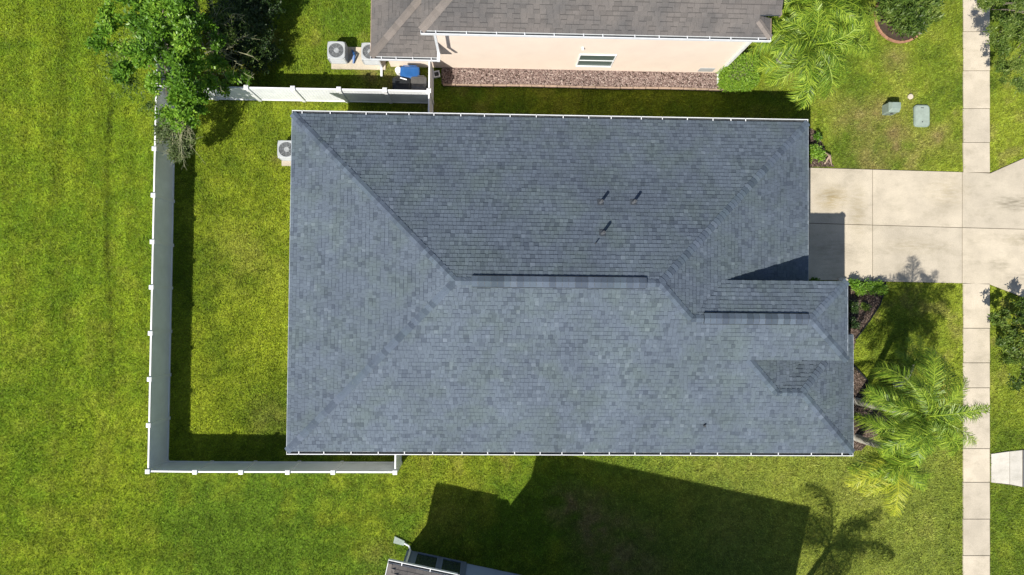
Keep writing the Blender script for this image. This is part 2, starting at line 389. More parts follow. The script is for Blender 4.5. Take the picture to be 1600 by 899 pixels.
m = MB(); m.poly([(x, y, .004) for x, y in ROCKP]); rb = part('rock_bed', m, M['soil']); tag(rb, kind='structure')
# ---- rocks, chips
OCT_V = np.array([(1, 0, 0), (0, 1, 0), (-1, 0, 0), (0, -1, 0), (0, 0, 1), (0, 0, -1)], float)
OCT_F = np.array([(0, 1, 4), (1, 2, 4), (2, 3, 4), (3, 0, 4), (1, 0, 5), (2, 1, 5), (3, 2, 5), (0, 3, 5)])
def sample_poly(poly, n):
    xs = [p[0] for p in poly]; ys = [p[1] for p in poly]
    x = rng.uniform(min(xs), max(xs), n); y = rng.uniform(min(ys), max(ys), n); k = inpoly(x, y, poly); return x[k], y[k]
def chips(name, poly, n, s, flat, z, mat, kind_parent=None):
    x, y = sample_poly(poly, n); n = len(x); r = rng.uniform(.6, 1.4, (n, 3))*s; r[:, 2] *= flat
    ang = rng.uniform(0, 6.28, n); T = OCT_V[None]*r[:, None, :]*rng.uniform(.75, 1.25, (n, 6, 1))
    ca, sa = np.cos(ang)[:, None], np.sin(ang)[:, None]
    VX = T[..., 0]*ca-T[..., 1]*sa*.6+x[:, None]; VY = T[..., 0]*sa+T[..., 1]*ca*.6+y[:, None]; VZ = T[..., 2]+T[..., 0]*rng.uniform(-.3, .3, (n, 1))+z
    Vv = np.stack([VX, VY, VZ], -1)[:, OCT_F].reshape(-1, 3, 3)
    o = npmesh(name, Vv, 3, mat, kind_parent, tint=np.repeat(np.clip(rng.normal(.5, .25, n), 0, 1), 8)); return tag(o, kind='stuff')
st = chips('river_stones', ROCKP, 9000, .05, .6, .03, M['rock']); tag(st, 'brown river stones along the peach house wall', 'stones')
ch = chips('mulch_chips', BED, 9000, .045, .3, .025, M['mulch']); tag(ch, 'brown mulch chips in the front planting bed', 'mulch')
ch = chips('mulch_chips', SMALLBED, 900, .045, .3, .025, M['mulch']); tag(ch, 'mulch chips at the garage corner above the driveway', 'mulch')
m = MB()
for (x0, x1) in zip(np.arange(-2.4, 11.2, .6), np.arange(-1.8, 11.8, .6)):
    y0 = 10.2+.02*math.sin(x0); m.box(x0+.01, x1-.01, y0-.06+rng.uniform(-.01, .01), y0+.04, -.03, .07+rng.uniform(0, .02), .5, .015)
tag(part('edging_curb', m, M['curb']), 'low tan curb between the river stones and the side lawn', 'edging')
m = MB()
e1 = [P(*q) for q in [(1383, 441), (1380, 458), (1374, 476), (1358, 501), (1337, 529)]]
m.tube([(x, y, .05) for x, y in e1], .035, 6)
tag(part('garden_edging', m, M['edging']), 'black curved edging between mulch bed and front lawn by the driveway', 'edging', 'black bed edgings')
m = MB(); e1 = [P(*q) for q in [(1334, 572), (1345, 584), (1354, 594), (1356, 606), (1350, 618)]]
m.tube([(x, y, .05) for x, y in e1], .04, 6)
tag(part('garden_edging', m, M['edging']), 'short black edging at the foot of the first front palm', 'edging', 'black bed edgings')

# ------------------------------------------------------------------ roof tools
def clip(poly, cv):
    """clip 2-D poly by convex ccw polygon cv"""
    out = poly; n = len(cv)
    for i in range(n):
        ax, ay = cv[i]; bx, by = cv[(i+1) % n]; ex, ey = bx-ax, by-ay; inp = out; out = []
        if not inp: return []
        L = len(inp); ds = [ex*(p[1]-ay)-ey*(p[0]-ax) for p in inp]
        for k in range(L):
            p, q = inp[k], inp[(k+1) % L]; dp, dq = ds[k], ds[(k+1) % L]
            if dp >= 0: out.append(p)
            if (dp >= 0) != (dq >= 0):
                t = dp/(dp-dq); out.append((p[0]+t*(q[0]-p[0]), p[1]+t*(q[1]-p[1])))
    return out
class Plane:
    """roof plane: origin on the eave, outward (downslope) horizontal direction dn, slope; z = z0 + slope*distance inward"""
    def __init__(s, o, z0, dn, slope=PT):
        s.o = Vector((o[0], o[1])); s.z0 = z0; s.dn = Vector(dn).normalized(); s.sl = slope
        s.u = Vector((-s.dn.y, s.dn.x)); k = 1/math.sqrt(1+slope*slope)
        s.n = Vector((s.dn.x*slope*k, s.dn.y*slope*k, k)); s.k = k
    def z(s, x, y): return s.z0-s.sl*((x-s.o.x)*s.dn.x+(y-s.o.y)*s.dn.y)
    def p3(s, x, y, h=0):
        return Vector((x, y, s.z(x, y)))+s.n*h
def shingles(name, plane, pieces, mat, parent, row=.161, wlo=.125, whi=.205, seed=1, th=(.011, .024), contrast=1.0, band=.6):
    """pieces: convex xy polygons lying in the plane. Tabs are laid in courses parallel to the eave"""
    rd = random.Random(seed); m = MB()
    loc = []
    for pc in pieces:
        q = []
        for (x, y) in pc:
            d = Vector((x, y))-plane.o; q.append((d.dot(plane.u), -d.dot(plane.dn)))
        ar = sum(q[i][0]*q[(i+1) % len(q)][1]-q[(i+1) % len(q)][0]*q[i][1] for i in range(len(q)))
        if ar < 0: q.reverse()
        loc.append((q, min(a[0] for a in q), max(a[0] for a in q), min(a[1] for a in q), max(a[1] for a in q)))
    U0 = min(l[1] for l in loc); U1 = max(l[2] for l in loc); V0 = min(0, min(l[3] for l in loc)); V1 = max(l[4] for l in loc)
    nr = int((V1-V0)/row)+1
    for r in range(nr):
        v0 = V0+r*row; u = U0-rd.random()*.3; last = .5
        while u < U1:
            w = rd.uniform(wlo, whi); t = rd.choice(th)*(rd.random()*.3+.85)
            x = rd.random(); tint = (.14+.26*rd.random()) if x < .18 else ((.82+.18*rd.random()) if x > .84 else .38+.34*rd.random())
            tint = .5+(tint-.5)*contrast
            jv = rd.uniform(-.004, .004)
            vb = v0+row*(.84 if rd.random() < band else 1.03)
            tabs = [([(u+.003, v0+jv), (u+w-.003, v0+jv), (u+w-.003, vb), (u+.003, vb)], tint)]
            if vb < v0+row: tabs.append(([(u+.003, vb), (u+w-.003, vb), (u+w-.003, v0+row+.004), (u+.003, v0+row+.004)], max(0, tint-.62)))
            for (tab, tint), (q, a0, a1, b0, b1) in [(t_, l_) for t_ in tabs for l_ in loc]:
                if u+w < a0 or u > a1 or v0+row < b0 or v0 > b1: continue
                c = clip(tab, q)
                if len(c) < 3: continue
                top = []; bot = []
                for (cu, cv) in c:
                    px = plane.o+plane.u*cu-plane.dn*cv
                    h = t*max(0, 1-(cv-v0)/row)+.003
                    top.append(plane.p3(px.x, px.y, h)); bot.append(plane.p3(px.x, px.y, -.004))
                n = len(c); nm = (top[1]-top[0]).cross(top[2]-top[0])
                if nm.z < 0: top.reverse(); bot.reverse()
                fs = [tuple(range(n))]+[(i, n+i, n+(i+1) % n, (i+1) % n) for i in range(n)]
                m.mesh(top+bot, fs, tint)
            u += w
    o = part(name, m, mat, parent); return tag(o, kind='stuff')
def caps(a, b, n1, n2, mat, parent, w=.15, step=.2, lift=.0, t=.024):
    """cap shingles from a (low) to b (high) along the meeting line of planes with normals n1, n2"""
    a = Vector(a); b = Vector(b); L = (b-a).length; d = (b-a)/L; k = max(1, round(L/step)); s = L/k
    sd = []
    for nn in (n1, n2):
        e = d.cross(nn).normalized()
        if e.z > 1e-4: e = -e
        sd.append(e)
    if abs(sd[0].dot(Vector((sd[1].x, sd[1].y, sd[1].z)))-1) < .01: sd[1] = -sd[1]
    up = (n1+n2).normalized(); m = MB()
    lo, hi = t+lift+.012, .012+lift
    A = [sd[0]*w+n1*lo, up*(lo+.006), sd[1]*w+n2*lo]
    B = [sd[0]*w+n1*hi+d*(s+.03), up*(hi+.006)+d*(s+.03), sd[1]*w+n2*hi+d*(s+.03)]
    A0 = [sd[0]*w-n1*.003, up*0, sd[1]*w-n2*.003]; B0 = [x-(up*(hi+.01)) for x in B]
    vs = A+B+A0+B0
    m.mesh(vs, [(0, 1, 4, 3), (1, 2, 5, 4), (6, 7, 1, 0), (7, 8, 2, 1), (0, 3, 9, 6), (2, 8, 11, 5), (3, 4, 10, 9), (4, 5, 11, 10)])
    me = m.data('ridge_cap'); og = Vector(ORG[parent.name])
    for i in range(k):
        link('ridge_cap', me, mat, parent, a+d*(s*i)-og)
    return k
def gutter(x0, x1, y, z, out, parent, hang, name='gutter', fascia=.18):
    """gutter along x at roof edge y, opening up, outward direction out (+1/-1 in y)"""
    m = MB(); w = .135; T = .012
    def bx(a, b, c, d): m.box(x0, x1, min(y+out*a, y+out*b), max(y+out*a, y+out*b), z+c, z+d)
    bx(.0, .012, -.13, .0); bx(.013, w-.013, -.13, -.118); bx(w-.012, w, -.13, .012); bx(w-.028, w+.004, .012, .024)
    for xx in (x0, x1-T): m.box(xx-.002, xx+T+.002, min(y, y+out*w)-.002, max(y, y+out*w)+.002, z-.132, z+.006)
    gt = part(name, m, M['gutter'], parent)
    m = MB(); m.box(x0+.02, x1-.02, min(y+out*.014, y+out*(w-.014)), max(y+out*.014, y+out*(w-.014)), z-.117, z-.05); part('gutter_debris', m, M['debris'], gt)
    m = MB(); m.box(-.018, .018, 0, w, -.008, .012); me = m.data('gutter_hanger'); og = Vector(ORG[parent.name])
    for hx in hang:
        link('gutter_hanger', me, M['gutter'], gt, Vector((hx, y if out > 0 else y-w, z+.012))-og)
    return gt
def wallbox(m, x0, x1, y0, y1, z0, z1): m.box(x0, x1, y0, y1, z0, z1)

# ------------------------------------------------------------------ main house
YR = (YS+YN)/2; RUN = YN-YR
pS = Plane((0, YS), ZE, (0, -1)); pN = Plane((0, YN), ZE, (0, 1)); pW = Plane((XW, 0), ZE, (-1, 0)); pE = Plane((XE, 0), ZE, (1, 0))
XR0, XR1 = XW+RUN, XE-RUN
Y2 = -.56; X2 = XE-(Y2-YS); X2E = 12.45; YU0, YU1, XU = -2.2, .95, 14.2
pUN = Plane((0, YU1), pS.z(0, Y2)-PT*(YU1-Y2), (0, 1)); XV = XE-(pUN.z0-ZE)/PT
zr2 = pS.z(0, Y2); pUE = Plane((XU, 0), pUN.z0-.01, (1, 0), (zr2-pUN.z0+.01)/(XU-X2E))
XL = 15.35; Y3 = -3.57; X3E = XL-(Y3-YS); pL = Plane((XL, 0), ZE, (1, 0)); X3W = 11.63; XA = X3W-(YU0-Y3)
p3E = Plane((XA, 0), pS.z(0, YU0), (1, 0)); p3N = Plane((0, Y3), pS.z(0, Y3), (0, 1)); YB = -1.85
H = empty('main_house', (2.6, .8, 0)); tag(H, 'long house with slate blue-grey shingle hip roof filling the centre', 'house')
roof = MB()
planes = {
 'S': (pS, [[(XW, YS), (X2, YS), (X2, Y2), (XR1, YR), (XR0, YR)], [(X2, YS), (XA, YS), (XA, Y2), (X2, Y2)], [(XA, YU0), (XU, YU0), (X2E, Y2), (XA, Y2)],
            [(XA, YS), (X3W, YS), (X3W, Y3), (XA, YU0)], [(X3W, YS), (XL, YS), (X3E, Y3), (X3W, Y3)]]),
 'N': (pN, [[(XW, YN), (XR0, YR), (XR1, YR), (XE, YN)]]),
 'W': (pW, [[(XW, YS), (XR0, YR), (XW, YN)]]),
 'E': (pE, [[(XR1, YR), (X2, Y2), (XV, YU1), (XV, YR+XV-XR1)], [(XV, .5), (XE, .5), (XE, YN), (XV, YR+XV-XR1)]]),
 'UN': (pUN, [[(X2, Y2), (X2E, Y2), (XU, YU1), (XV, YU1)]]),
 'UE': (pUE, [[(X2E, Y2), (XU, YU0), (XU, YU1)]]),
 '3E': (p3E, [[(XA, YU0), (X3W, Y3), (X3W+(YB-Y3), YB), (XA, YB)]]),
 '3N': (p3N, [[(X3W, Y3), (X3E, Y3), (X3E+(YB-Y3), YB), (X3W+(YB-Y3), YB)]]),
 'L': (pL, [[(XL, YS), (XL, YB), (XL-(ZE*0+ (YB-YS)) if False else X3E+(YB-Y3), YB), (X3E, Y3)], [(13.85, YB), (XL, YB), (XL, -1.25), (13.85, -1.25)]]),
}
for k, (pl, pcs) in planes.items():
    for pc in pcs:
        top = [pl.p3(x, y, -.006) for x, y in pc]; bot = [Vector((v.x, v.y, v.z-.10)) for v in top]
        n = len(pc); roof.mesh(top+bot, [tuple(range(n)), tuple(range(2*n-1, n-1, -1))]+[(i, n+i, n+(i+1) % n, (i+1) % n) for i in range(n)])
RF = part('roof', roof, M['deck'], H)
for i, (k, (pl, pcs)) in enumerate(planes.items()):
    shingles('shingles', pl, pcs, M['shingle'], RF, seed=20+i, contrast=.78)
def z3(pl, x, y): return (x, y, pl.z(x, y))
CP = [(z3(pW, XW, YN), z3(pS, XR0, YR), pW.n, pN.n), (z3(pW, XW, YS), z3(pS, XR0, YR), pW.n, pS.n), (z3(pN, XE, YN), z3(pN, XR1, YR), pN.n, pE.n),
      (z3(pS, X2, Y2), z3(pS, XR1, YR), pS.n, pE.n), (z3(pS, X2, Y2), z3(pS, X2E, Y2), pS.n, pUN.n),
      (z3(pUE, XU, YU1), z3(pS, X2E, Y2), pUN.n, pUE.n), (z3(pUE, XU, YU0), z3(pS, X2E, Y2), pS.n, pUE.n),
      (z3(pS, X3W, Y3), z3(pS, X3E, Y3), pS.n, p3N.n), (z3(pS, X3W, Y3), z3(pS, XA, YU0), pS.n, p3E.n),
      (z3(pL, XL, YS), z3(pS, X3E, Y3), pS.n, pL.n), (z3(p3N, X3E+1.2, Y3+1.2), z3(pS, X3E, Y3), p3N.n, pL.n)]
for c in CP: caps(*c, M['cap'], RF)
zr = pS.z(0, YR)
# ridges: plain ends, raised vent in the middle
def vent(x0, x1, y, z, nA, nB):
    m = MB(); w = .19; h = .075
    for s, nn in ((1, nA), (-1, nB)):
        d = Vector((0, s, -PT)).normalized(); n_ = nn
        a0 = Vector((x0, y, z+.02)); a1 = Vector((x1, y, z+.02))
        pts = [a0+n_*h, a1+n_*h, a1+d*w+n_*h, a0+d*w+n_*h]
        m.poly(pts); m.poly([p-n_*.022 for p in pts])
        m.poly([pts[3], pts[2], pts[2]-n_*.022, pts[3]-n_*.022])
        e0 = pts[3]-n_*(h-.045)+d*.002; e1 = pts[2]-n_*(h-.045)+d*.002
        bf = MB(); bf.poly([e0, e1, e1+d*.045-n_*.02, e0+d*.045-n_*.02]); bf.poly([e0+d*.045-n_*.02, e1+d*.045-n_*.02, e1+d*.045-n_*.05, e0+d*.045-n_*.05]); part('vent_shade_strip', bf, M['black_plastic'], RF)  # black strip paints the dark shade line of the gap below the vent edge
        # recessed dark baffle below
        m.poly([pts[3]-d*.03-n_*.022, pts[2]-d*.03-n_*.022, pts[2]-d*.03-n_*h*1.4, pts[3]-d*.03-n_*h*1.4])
    for x in (x0, x1):
        m.poly([(x, y, z+.02+h), (x, y+w, z+.02-PT*w+h*.95), (x, y+w, z-PT*w-.01), (x, y-w, z-PT*w-.01), (x, y-w, z+.02-PT*w+h*.95)])
    part('ridge_vent', m, M['darkmetal'], RF)
    caps((x0, y, z), (x1, y, z), nA, nB, M['cap'], RF, w=.185, step=.24, lift=.08, t=.015)
vx0, vx1 = P(737, 441, zr)[0], P(1009, 444, zr)[0]
vent(vx0, vx1, YR, zr, pN.n, pS.n)
caps((XR0, YR, zr), (vx0, YR, zr), pN.n, pS.n, M['cap'], RF); caps((vx1, YR, zr), (XR1, YR, zr), pN.n, pS.n, M['cap'], RF)
v20, v21 = P(1100, 500, zr2)[0], P(1262, 501, zr2)[0]
vent(v20, v21, Y2, zr2, pUN.n, pS.n)
# drip edge trims
m = MB()
m.box(XW-.03, XW-.004, YS, YN, ZE-.2, ZE+.01); m.box(XE+.004, XE+.03, .9, YN, ZE-.2, ZE+.01)
m.box(XL+.004, XL+.03, YS, -1.25, ZE-.2, ZE+.01); m.box(13.9, XL, -1.25, -1.22, ZE-.2, ZE+.008)
m.box(XU+.004, XU+.03, YU0-.03, YU1+.03, pUE.z0-.2, pUE.z0+.01)

m.box(XW, XE, YN-.03, YN-.001, ZE-.2, ZE-.02); m.box(XW, XL, YS+.001, YS+.03, ZE-.2, ZE-.02)
part('fascia', m, M['trim'], H)
hN = [P(x, 182, ZE)[0] for x in (472, 516, 572, 604, 639, 678, 720, 757, 797, 838, 880, 920, 955, 1002, 1035, 1074, 1114, 1142, 1165)]
hS = [P(x, 708, ZE)[0] for x in (467, 506, 548.6, 591, 632, 676, 722, 762, 804, 844, 878, 912, 952, 992, 1032, 1079, 1121, 1173.5, 1216, 1267.6, 1315.6)]
gutter(XW-.02, XE+.02, YN, ZE-.01, 1, H, hN); gutter(XW-.02, XL+.02, YS, ZE-.01, -1, H, hS)
m = MB(); m.box(-7.95, 13.0, -5.85, 7.4, 0, 3.2); m.box(13.002, 14.9, -5.85, -1.65, 0, 3.2); m.box(9.4, 13.85, -1.848, .55, 3.202, pUN.z0-.12); m.box(13.004, 13.852, -1.645, .548, 0, 3.2)
part('wall', m, M['stucco'], H)
m = MB()
for q in ((XW, XE, 7.402, YN), (XW, XL, YS, -5.852), (XW, -7.952, -5.852, 7.402), (13.002, XE, .96, 7.402), (14.902, XL, -5.852, -1.25)): m.box(q[0], q[1], q[2], q[3], ZE-.22, ZE-.19)
part('soffit', m, M['gutter'], H)
# garage door, front door, windows (under the eaves)
gd = MB()
for i in range(4): gd.box(13.01, 13.05, 1.3, 6.2, .02+i*.55, .55+i*.55-.01)
part('garage_door', gd, M['white'], H)
def window(H, x, y, z0, z1, half, axis, sgn, glass='glass', fr=.045):
    f = MB(); g_ = MB()
    def bx(mb, a0, a1, c0, c1, d0, d1):
        lo, hi = sorted((sgn*d0, sgn*d1))
        if axis == 'y': mb.box(x+a0, x+a1, y+lo, y+hi, c0, c1)
        else: mb.box(x+lo, x+hi, y+a0, y+a1, c0, c1)
    bx(f, -half, half, z1-fr, z1, .002, .05); bx(f, -half, half, z0, z0+fr, .002, .07)
    bx(f, -half, -half+fr, z0+fr, z1-fr, .002, .05); bx(f, half-fr, half, z0+fr, z1-fr, .002, .05); bx(f, -half+fr, half-fr, (z0+z1)/2-.02, (z0+z1)/2+.02, .002, .04)
    w = part('window', f, M['white'], H); bx(g_, -half+fr, half-fr, z0+fr, z1-fr, .002, .015); part('pane', g_, M[glass], w)
for x in (-5, 0, 6): window(H, x, -5.85, .95, 2.3, .6, 'y', -1); window(H, x, 7.4, .95, 2.3, .6, 'y', 1)
for y in (-3.5, 0.5, 4.5): window(H, -7.95, y, .4, 2.3, .9, 'x', -1)
window(H, 14.9, -3.7, .6, 2.4, .8, 'x', 1)
# vents on roof
def vent_pipe(px, py, pl, zg, r=.06, h=.42, mat='lead', lead=True):
    for _ in range(6):
        x, y = P(px, py, zg); zg = pl.z(x, y)
    m = MB(); z = pl.z(x, y); m.tube([(x, y, z-.05), (x, y, z+h)], r, 12); p_ = part('vent_pipe', m, M[mat], RF)
    if lead:
        m = MB(); m.tube([(x, y, z+h-.02), (x, y, z+h+.012)], [r*.8, r*.8], 10); part('pipe_mouth', m, M['darkmetal'], RF)  # dark disc stands in for the shade inside the open pipe
    return p_
for (a_, b_) in ((938, 317), (989, 317), (941, 365)): vent_pipe(a_, b_, pN, 4.5, .06, .5)
vent_pipe(930, 381, pN, 5.5, .025, .24, 'darkmetal', False); vent_pipe(1100, 665, pS, 4, .045, .16, 'darkmetal', False)
for (a_, b_) in ((938, 317), (989, 317), (941, 365)):
    x, y = P(a_, b_, 4.7); zc = pN.z(x, y); x, y = P(a_, b_, zc); q = [(x-.12, y-.12), (x+.12, y-.12), (x+.12, y+.14), (x-.12, y+.14)]
    m = MB(); m.poly([pN.p3(u, v, .03) for u, v in q]); m.poly([pN.p3(u, v, .022) for u, v in reversed(q)]); part('pipe_flashing', m, M['deck'], RF)

# ------------------------------------------------------------------ neighbour house (north)
NH = empty('neighbor_house', (4, 14, 0)); tag(NH, 'peach stucco house with brown-grey shingle roof at the top edge', 'house')
ye, ze = 10.56, 5.5
xa, xb = P(658, 43, ze)[0], P(1204, 57, ze)[0]; xc = P(1220, 22, ze+.3)[0]
yst = P(1205, 24, ze+.3)[1]
nS = Plane((0, ye), ze, (0, -1)); nW = Plane((xa, 0), ze, (-1, 0)); nE = Plane((xb, 0), ze, (1, 0)); rN = 6.6
nNn = Plane((0, ye+2*rN), ze, (0, 1))
nE2 = Plane((xc, 0), ze, (1, 0), .02)
yel, zel = 10.40, 3.0; xl = P(580, 60, zel)[0]; xlr = P(683, 88, zel)[0]
lS = Plane((0, yel), zel, (0, -1)); lW = Plane((xl, 0), zel, (-1, 0))
hd = .55
NP = [(nS, [[(xa, ye), (xb, ye), (xb-hd, ye+hd), (xa+hd, ye+hd)], [(xa+hd, ye+hd), (xb-hd, ye+hd), (xb-hd, ye+rN), (xa+rN, ye+rN)], [(xb-hd, yst), (xc, yst), (xc, ye+rN), (xb-hd, ye+rN)]]),
      (nE, [[(xb, ye), (xb, yst), (xb-hd, yst), (xb-hd, ye+hd)]]),
      (nW, [[(xa, ye), (xa+rN, ye+rN), (xa, ye+2*rN)]]),
      (nNn, [[(xa, ye+2*rN), (xa+rN, ye+rN), (xc, ye+rN), (xc, ye+2*rN)]]),
      (lS, [[(xl, yel), (xlr, yel), (xlr, yel+.6), (xl+.6, yel+.6)], [(xl+.6, yel+.6), (xa+.4, yel+.6), (xa+.4, yel+xa+.4-xl)]]), (lW, [[(xl, yel), (xa+.4, yel+xa+.4-xl), (xa+.4, yel+9), (xl, yel+9)]])]
roof = MB()
for pl, pcs in NP:
    for pc in pcs:
        top = [pl.p3(x, y, -.006) for x, y in pc]; bot = [Vector((v.x, v.y, v.z-.10)) for v in top]; n = len(pc)
        roof.mesh(top+bot, [tuple(range(n)), tuple(range(2*n-1, n-1, -1))]+[(i, n+i, n+(i+1) % n, (i+1) % n) for i in range(n)])
NR = part('roof', roof, M['deck'], NH)
for i, (pl, pcs) in enumerate(NP):
    if pl is nNn: continue
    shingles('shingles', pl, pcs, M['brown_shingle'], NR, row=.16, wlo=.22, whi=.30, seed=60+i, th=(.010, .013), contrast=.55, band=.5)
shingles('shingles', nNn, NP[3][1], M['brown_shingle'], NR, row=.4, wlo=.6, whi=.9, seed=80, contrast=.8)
caps(z3(nS, xa, ye), z3(nS, xa+rN*.75, ye+rN*.75), nS.n, nW.n, M['brown_cap'], NR, w=.16, step=.24)
caps(z3(lS, xl, yel), z3(lS, xa+.3, yel+xa+.3-xl), lS.n, lW.n, M['brown_cap'], NR, w=.16, step=.24)
caps(z3(nS, xb, ye), z3(nS, xb-hd, ye+hd), nS.n, nE.n, M['brown_cap'], NR, w=.13, step=.24)
m = MB(); WY = 11.0
m.box(xa+.4, xc-.4, WY, ye+2*rN-.4, 0, ze-.2); part('wall', m, M['peach'], NH)
m = MB(); m.box(xl+.4, xa+.398, WY-.002, yel+8.6, 0, zel-.2); part('wall', m, M['peach'], NH)
m = MB(); m.box(xa, xb, ye, ye+.5, ze-.22, ze-.19); m.box(xl, xlr, yel, yel+.6, zel-.22, zel-.19); m.box(xl, xl+.45, yel+.6, yel+9, zel-.22, zel-.19); part('soffit', m, M['gutter'], NH)
m = MB(); m.box(xc+.004, xc+.03, yst, ye+rN, ze+.1, ze+.35); m.box(xb+.004, xb+.03, ye, yst, ze-.2, ze+.01); m.box(xl-.03, xl-.004, yel, yel+9, zel-.2, zel+.01); part('fascia', m, M['curb'], NH)
gutter(xa-.02, xb+.02, ye, ze-.01, -1, NH, [P(x, 48, ze)[0] for x in (681, 729, 776, 820, 866, 912, 942, 992, 1030, 1074, 1109, 1142, 1185)])
gutter(xl-.02, xlr, yel, zel-.01, -1, NH, [P(x, 85, zel)[0] for x in (596, 619, 645, 674)])
# downspouts
m = MB(); dx_ = P(682, 60, 4.5)[0]
m.box(dx_-.05, dx_+.05, ye-.11, ye-.03, 3.35, ze-.13); m.box(dx_-.06, dx_+.06, ye-.45, ye-.03, 3.27, 3.37); part('downspout', m, M['gutter'], NH)
m = MB(); dx_ = xc-.55; m.box(dx_-.05, dx_+.05, WY-.09, WY-.005, .12, ze-.2); m.box(dx_-.06, dx_+.06, WY-.55, WY-.02, .03, .12); part('downspout', m, M['gutter'], NH)
m = MB(); dx_ = P(588, 97, 1.5)[0]; m.box(dx_-.05, dx_+.05, WY-.10, WY-.007, .1, zel-.2); m.box(dx_-.05, dx_+.05, WY-.5, WY-.02, .02, .1); part('downspout', m, M['gutter'], NH)
def zwall(px, py, yy):
    lo, hi = 0., 6.
    for _ in range(40):
        md = (lo+hi)/2
        if P(px, py, md)[1] > yy: lo = md
        else: hi = md
    return lo
wz1, wz0 = zwall(932, 85, WY), zwall(930, 103, WY); wxc = P(932, 92, 1.6)[0]
window(NH, wxc, WY, wz0, wz1, .82, 'y', -1, 'blind')
m = MB(); m.box(P(1103, 104, .4)[0]-.35, P(1103, 104, .4)[0]+.35, WY-.03, WY-.004, .25, .7); part('wall_louver', m, M['metal'], NH)
m = MB(); wx_ = P(911, 74, 3)[0]; m.box(wx_-.04, wx_+.04, WY-.12, WY-.004, 2.85, 2.95); part('wall_light', m, M['white'], NH)

# ------------------------------------------------------------------ neighbour house (south), turned about 12 degrees
a0 = Vector(P(607, 880, 3.4)); a1 = Vector(P(702, 900, 3.4)); ang = math.atan2((a1-a0).y, (a1-a0).x)
BH = empty('neighbor_house', (a0.x, a0.y, 0)); tag(BH, 'blue-grey house with brown roof just showing at the bottom edge', 'house')
BO = ORG[BH.name]
def bpart(name, m, mat, parent=BH):       # local frame: x along the gutter, y towards the lawn
    ca, sa = math.cos(ang), math.sin(ang)
    m.v = [(BO[0]+x*ca-y*sa, BO[1]+x*sa+y*ca, z) for x, y, z in m.v]
    return part(name, m, mat, parent)
def tolocal(x, y):
    d = Vector((x, y))-a0; ca, sa = math.cos(ang), math.sin(ang); return d.x*ca+d.y*sa, -d.x*sa+d.y*ca
Zl = 3.4; Zh = 7.2
hx0, hy0 = tolocal(*P(718, 866)); hx1, _ = tolocal(*P(1148, 953)); hy0 = tolocal(*P(900, 902))[1]
m = MB(); m.box(.5, hx0+.4, -9, -.58, 0, Zl-.1); bpart('wall', m, M['navy_wall'])
m = MB(); m.box(hx0+.42, hx1-.42, -11, hy0-.42, 0, Zh-.15); bpart('wall', m, M['blue_wall'])
# low roof
pf = MB()
def slope_quad(mb, pts): mb.poly(pts); mb.poly([(x, y, z-.1) for x, y, z in pts])
rl = 4.4
slope_quad(pf, [(0, 0, Zl), (hx0+.5, 0, Zl), (hx0+.5, -rl, Zl+rl*PT), (rl, -rl, Zl+rl*PT)]); slope_quad(pf, [(0, 0, Zl), (rl, -rl, Zl+rl*PT), (0, -2*rl, Zl)])
slope_quad(pf, [(0, -2*rl, Zl), (rl, -rl, Zl+rl*PT), (hx0+.5, -rl, Zl+rl*PT), (hx0+.5, -2*rl, Zl)])
rr = (11+hy0)/2
slope_quad(pf, [(hx0, hy0, Zh), (hx1, hy0, Zh), (hx1-rr, hy0-rr, Zh+rr*PT*.15), (hx0+rr, hy0-rr, Zh+rr*PT*.15)])
slope_quad(pf, [(hx0, hy0, Zh), (hx0+rr, hy0-rr, Zh+rr*PT*.15), (hx0, hy0-2*rr, Zh)]); slope_quad(pf, [(hx1, hy0, Zh), (hx1, hy0-2*rr, Zh), (hx1-rr, hy0-rr, Zh+rr*PT*.15)])
slope_quad(pf, [(hx0, hy0-2*rr, Zh), (hx0+rr, hy0-rr, Zh+rr*PT*.15), (hx1-rr, hy0-rr, Zh+rr*PT*.15), (hx1, hy0-2*rr, Zh)])
BR = bpart('roof', pf, M['deck'])
# shingles near the visible corner
mm = MB(); rd = random.Random(5)
for r in range(27):
    y0 = -r*.16; x = rd.random()*.2+r*.16
    while x < hx0+.4:
        w = rd.uniform(.28, .36); z0_ = Zl+r*.16*PT; t_ = .015
        q = [(x, y0, z0_+t_), (x+w-.006, y0, z0_+t_), (x+w-.006, y0-.165, z0_+.16*PT+.004), (x, y0-.165, z0_+.16*PT+.004)]
        mm.mesh(q+[(x, y0, z0_-.003), (x+w-.006, y0, z0_-.003)], [(0, 3, 2, 1), (4, 0, 1, 5)], .35+.4*rd.random()); x += w
    x = r*.16
for r in range(27):
    x0_ = r*.16; y = -r*.16
    while y > -2*rl+r*.16:
        w = rd.uniform(.28, .36); z0_ = Zl+r*.16*PT
        q = [(x0_, y, z0_+.015), (x0_+.165, y, z0_+.16*PT+.004), (x0_+.165, y-w, z0_+.16*PT+.004), (x0_, y-w, z0_+.015)]
        mm.mesh(q, [(0, 3, 2, 1)], .35+.4*rd.random()); y -= w
sh = bpart('shingles', mm, M['brown_shingle'], BR); tag(sh, kind='stuff')
m = MB(); m.box(-.02, hx0, .0, .012, Zl-.14, Zl-.01); m.box(-.02, hx0, .013, .122, Zl-.14, Zl-.128); m.box(-.02, hx0, .123, .135, Zl-.14, Zl+.01); m.box(-.02, hx0, .112, .14, Zl+.011, Zl+.022)
m.box(-.03, -.021, -.01, .14, Zl-.14, Zl+.01)
for x in (.55, 1.75, 2.95): m.box(x-.018, x+.018, .0, .135, Zl+.003, Zl+.0105)
gt = bpart('gutter', m, M['gutter'])
m = MB(); m.box(0, hx0-.02, .014, .111, Zl-.127, Zl-.06); bpart('gutter_debris', m, M['debris'], gt)
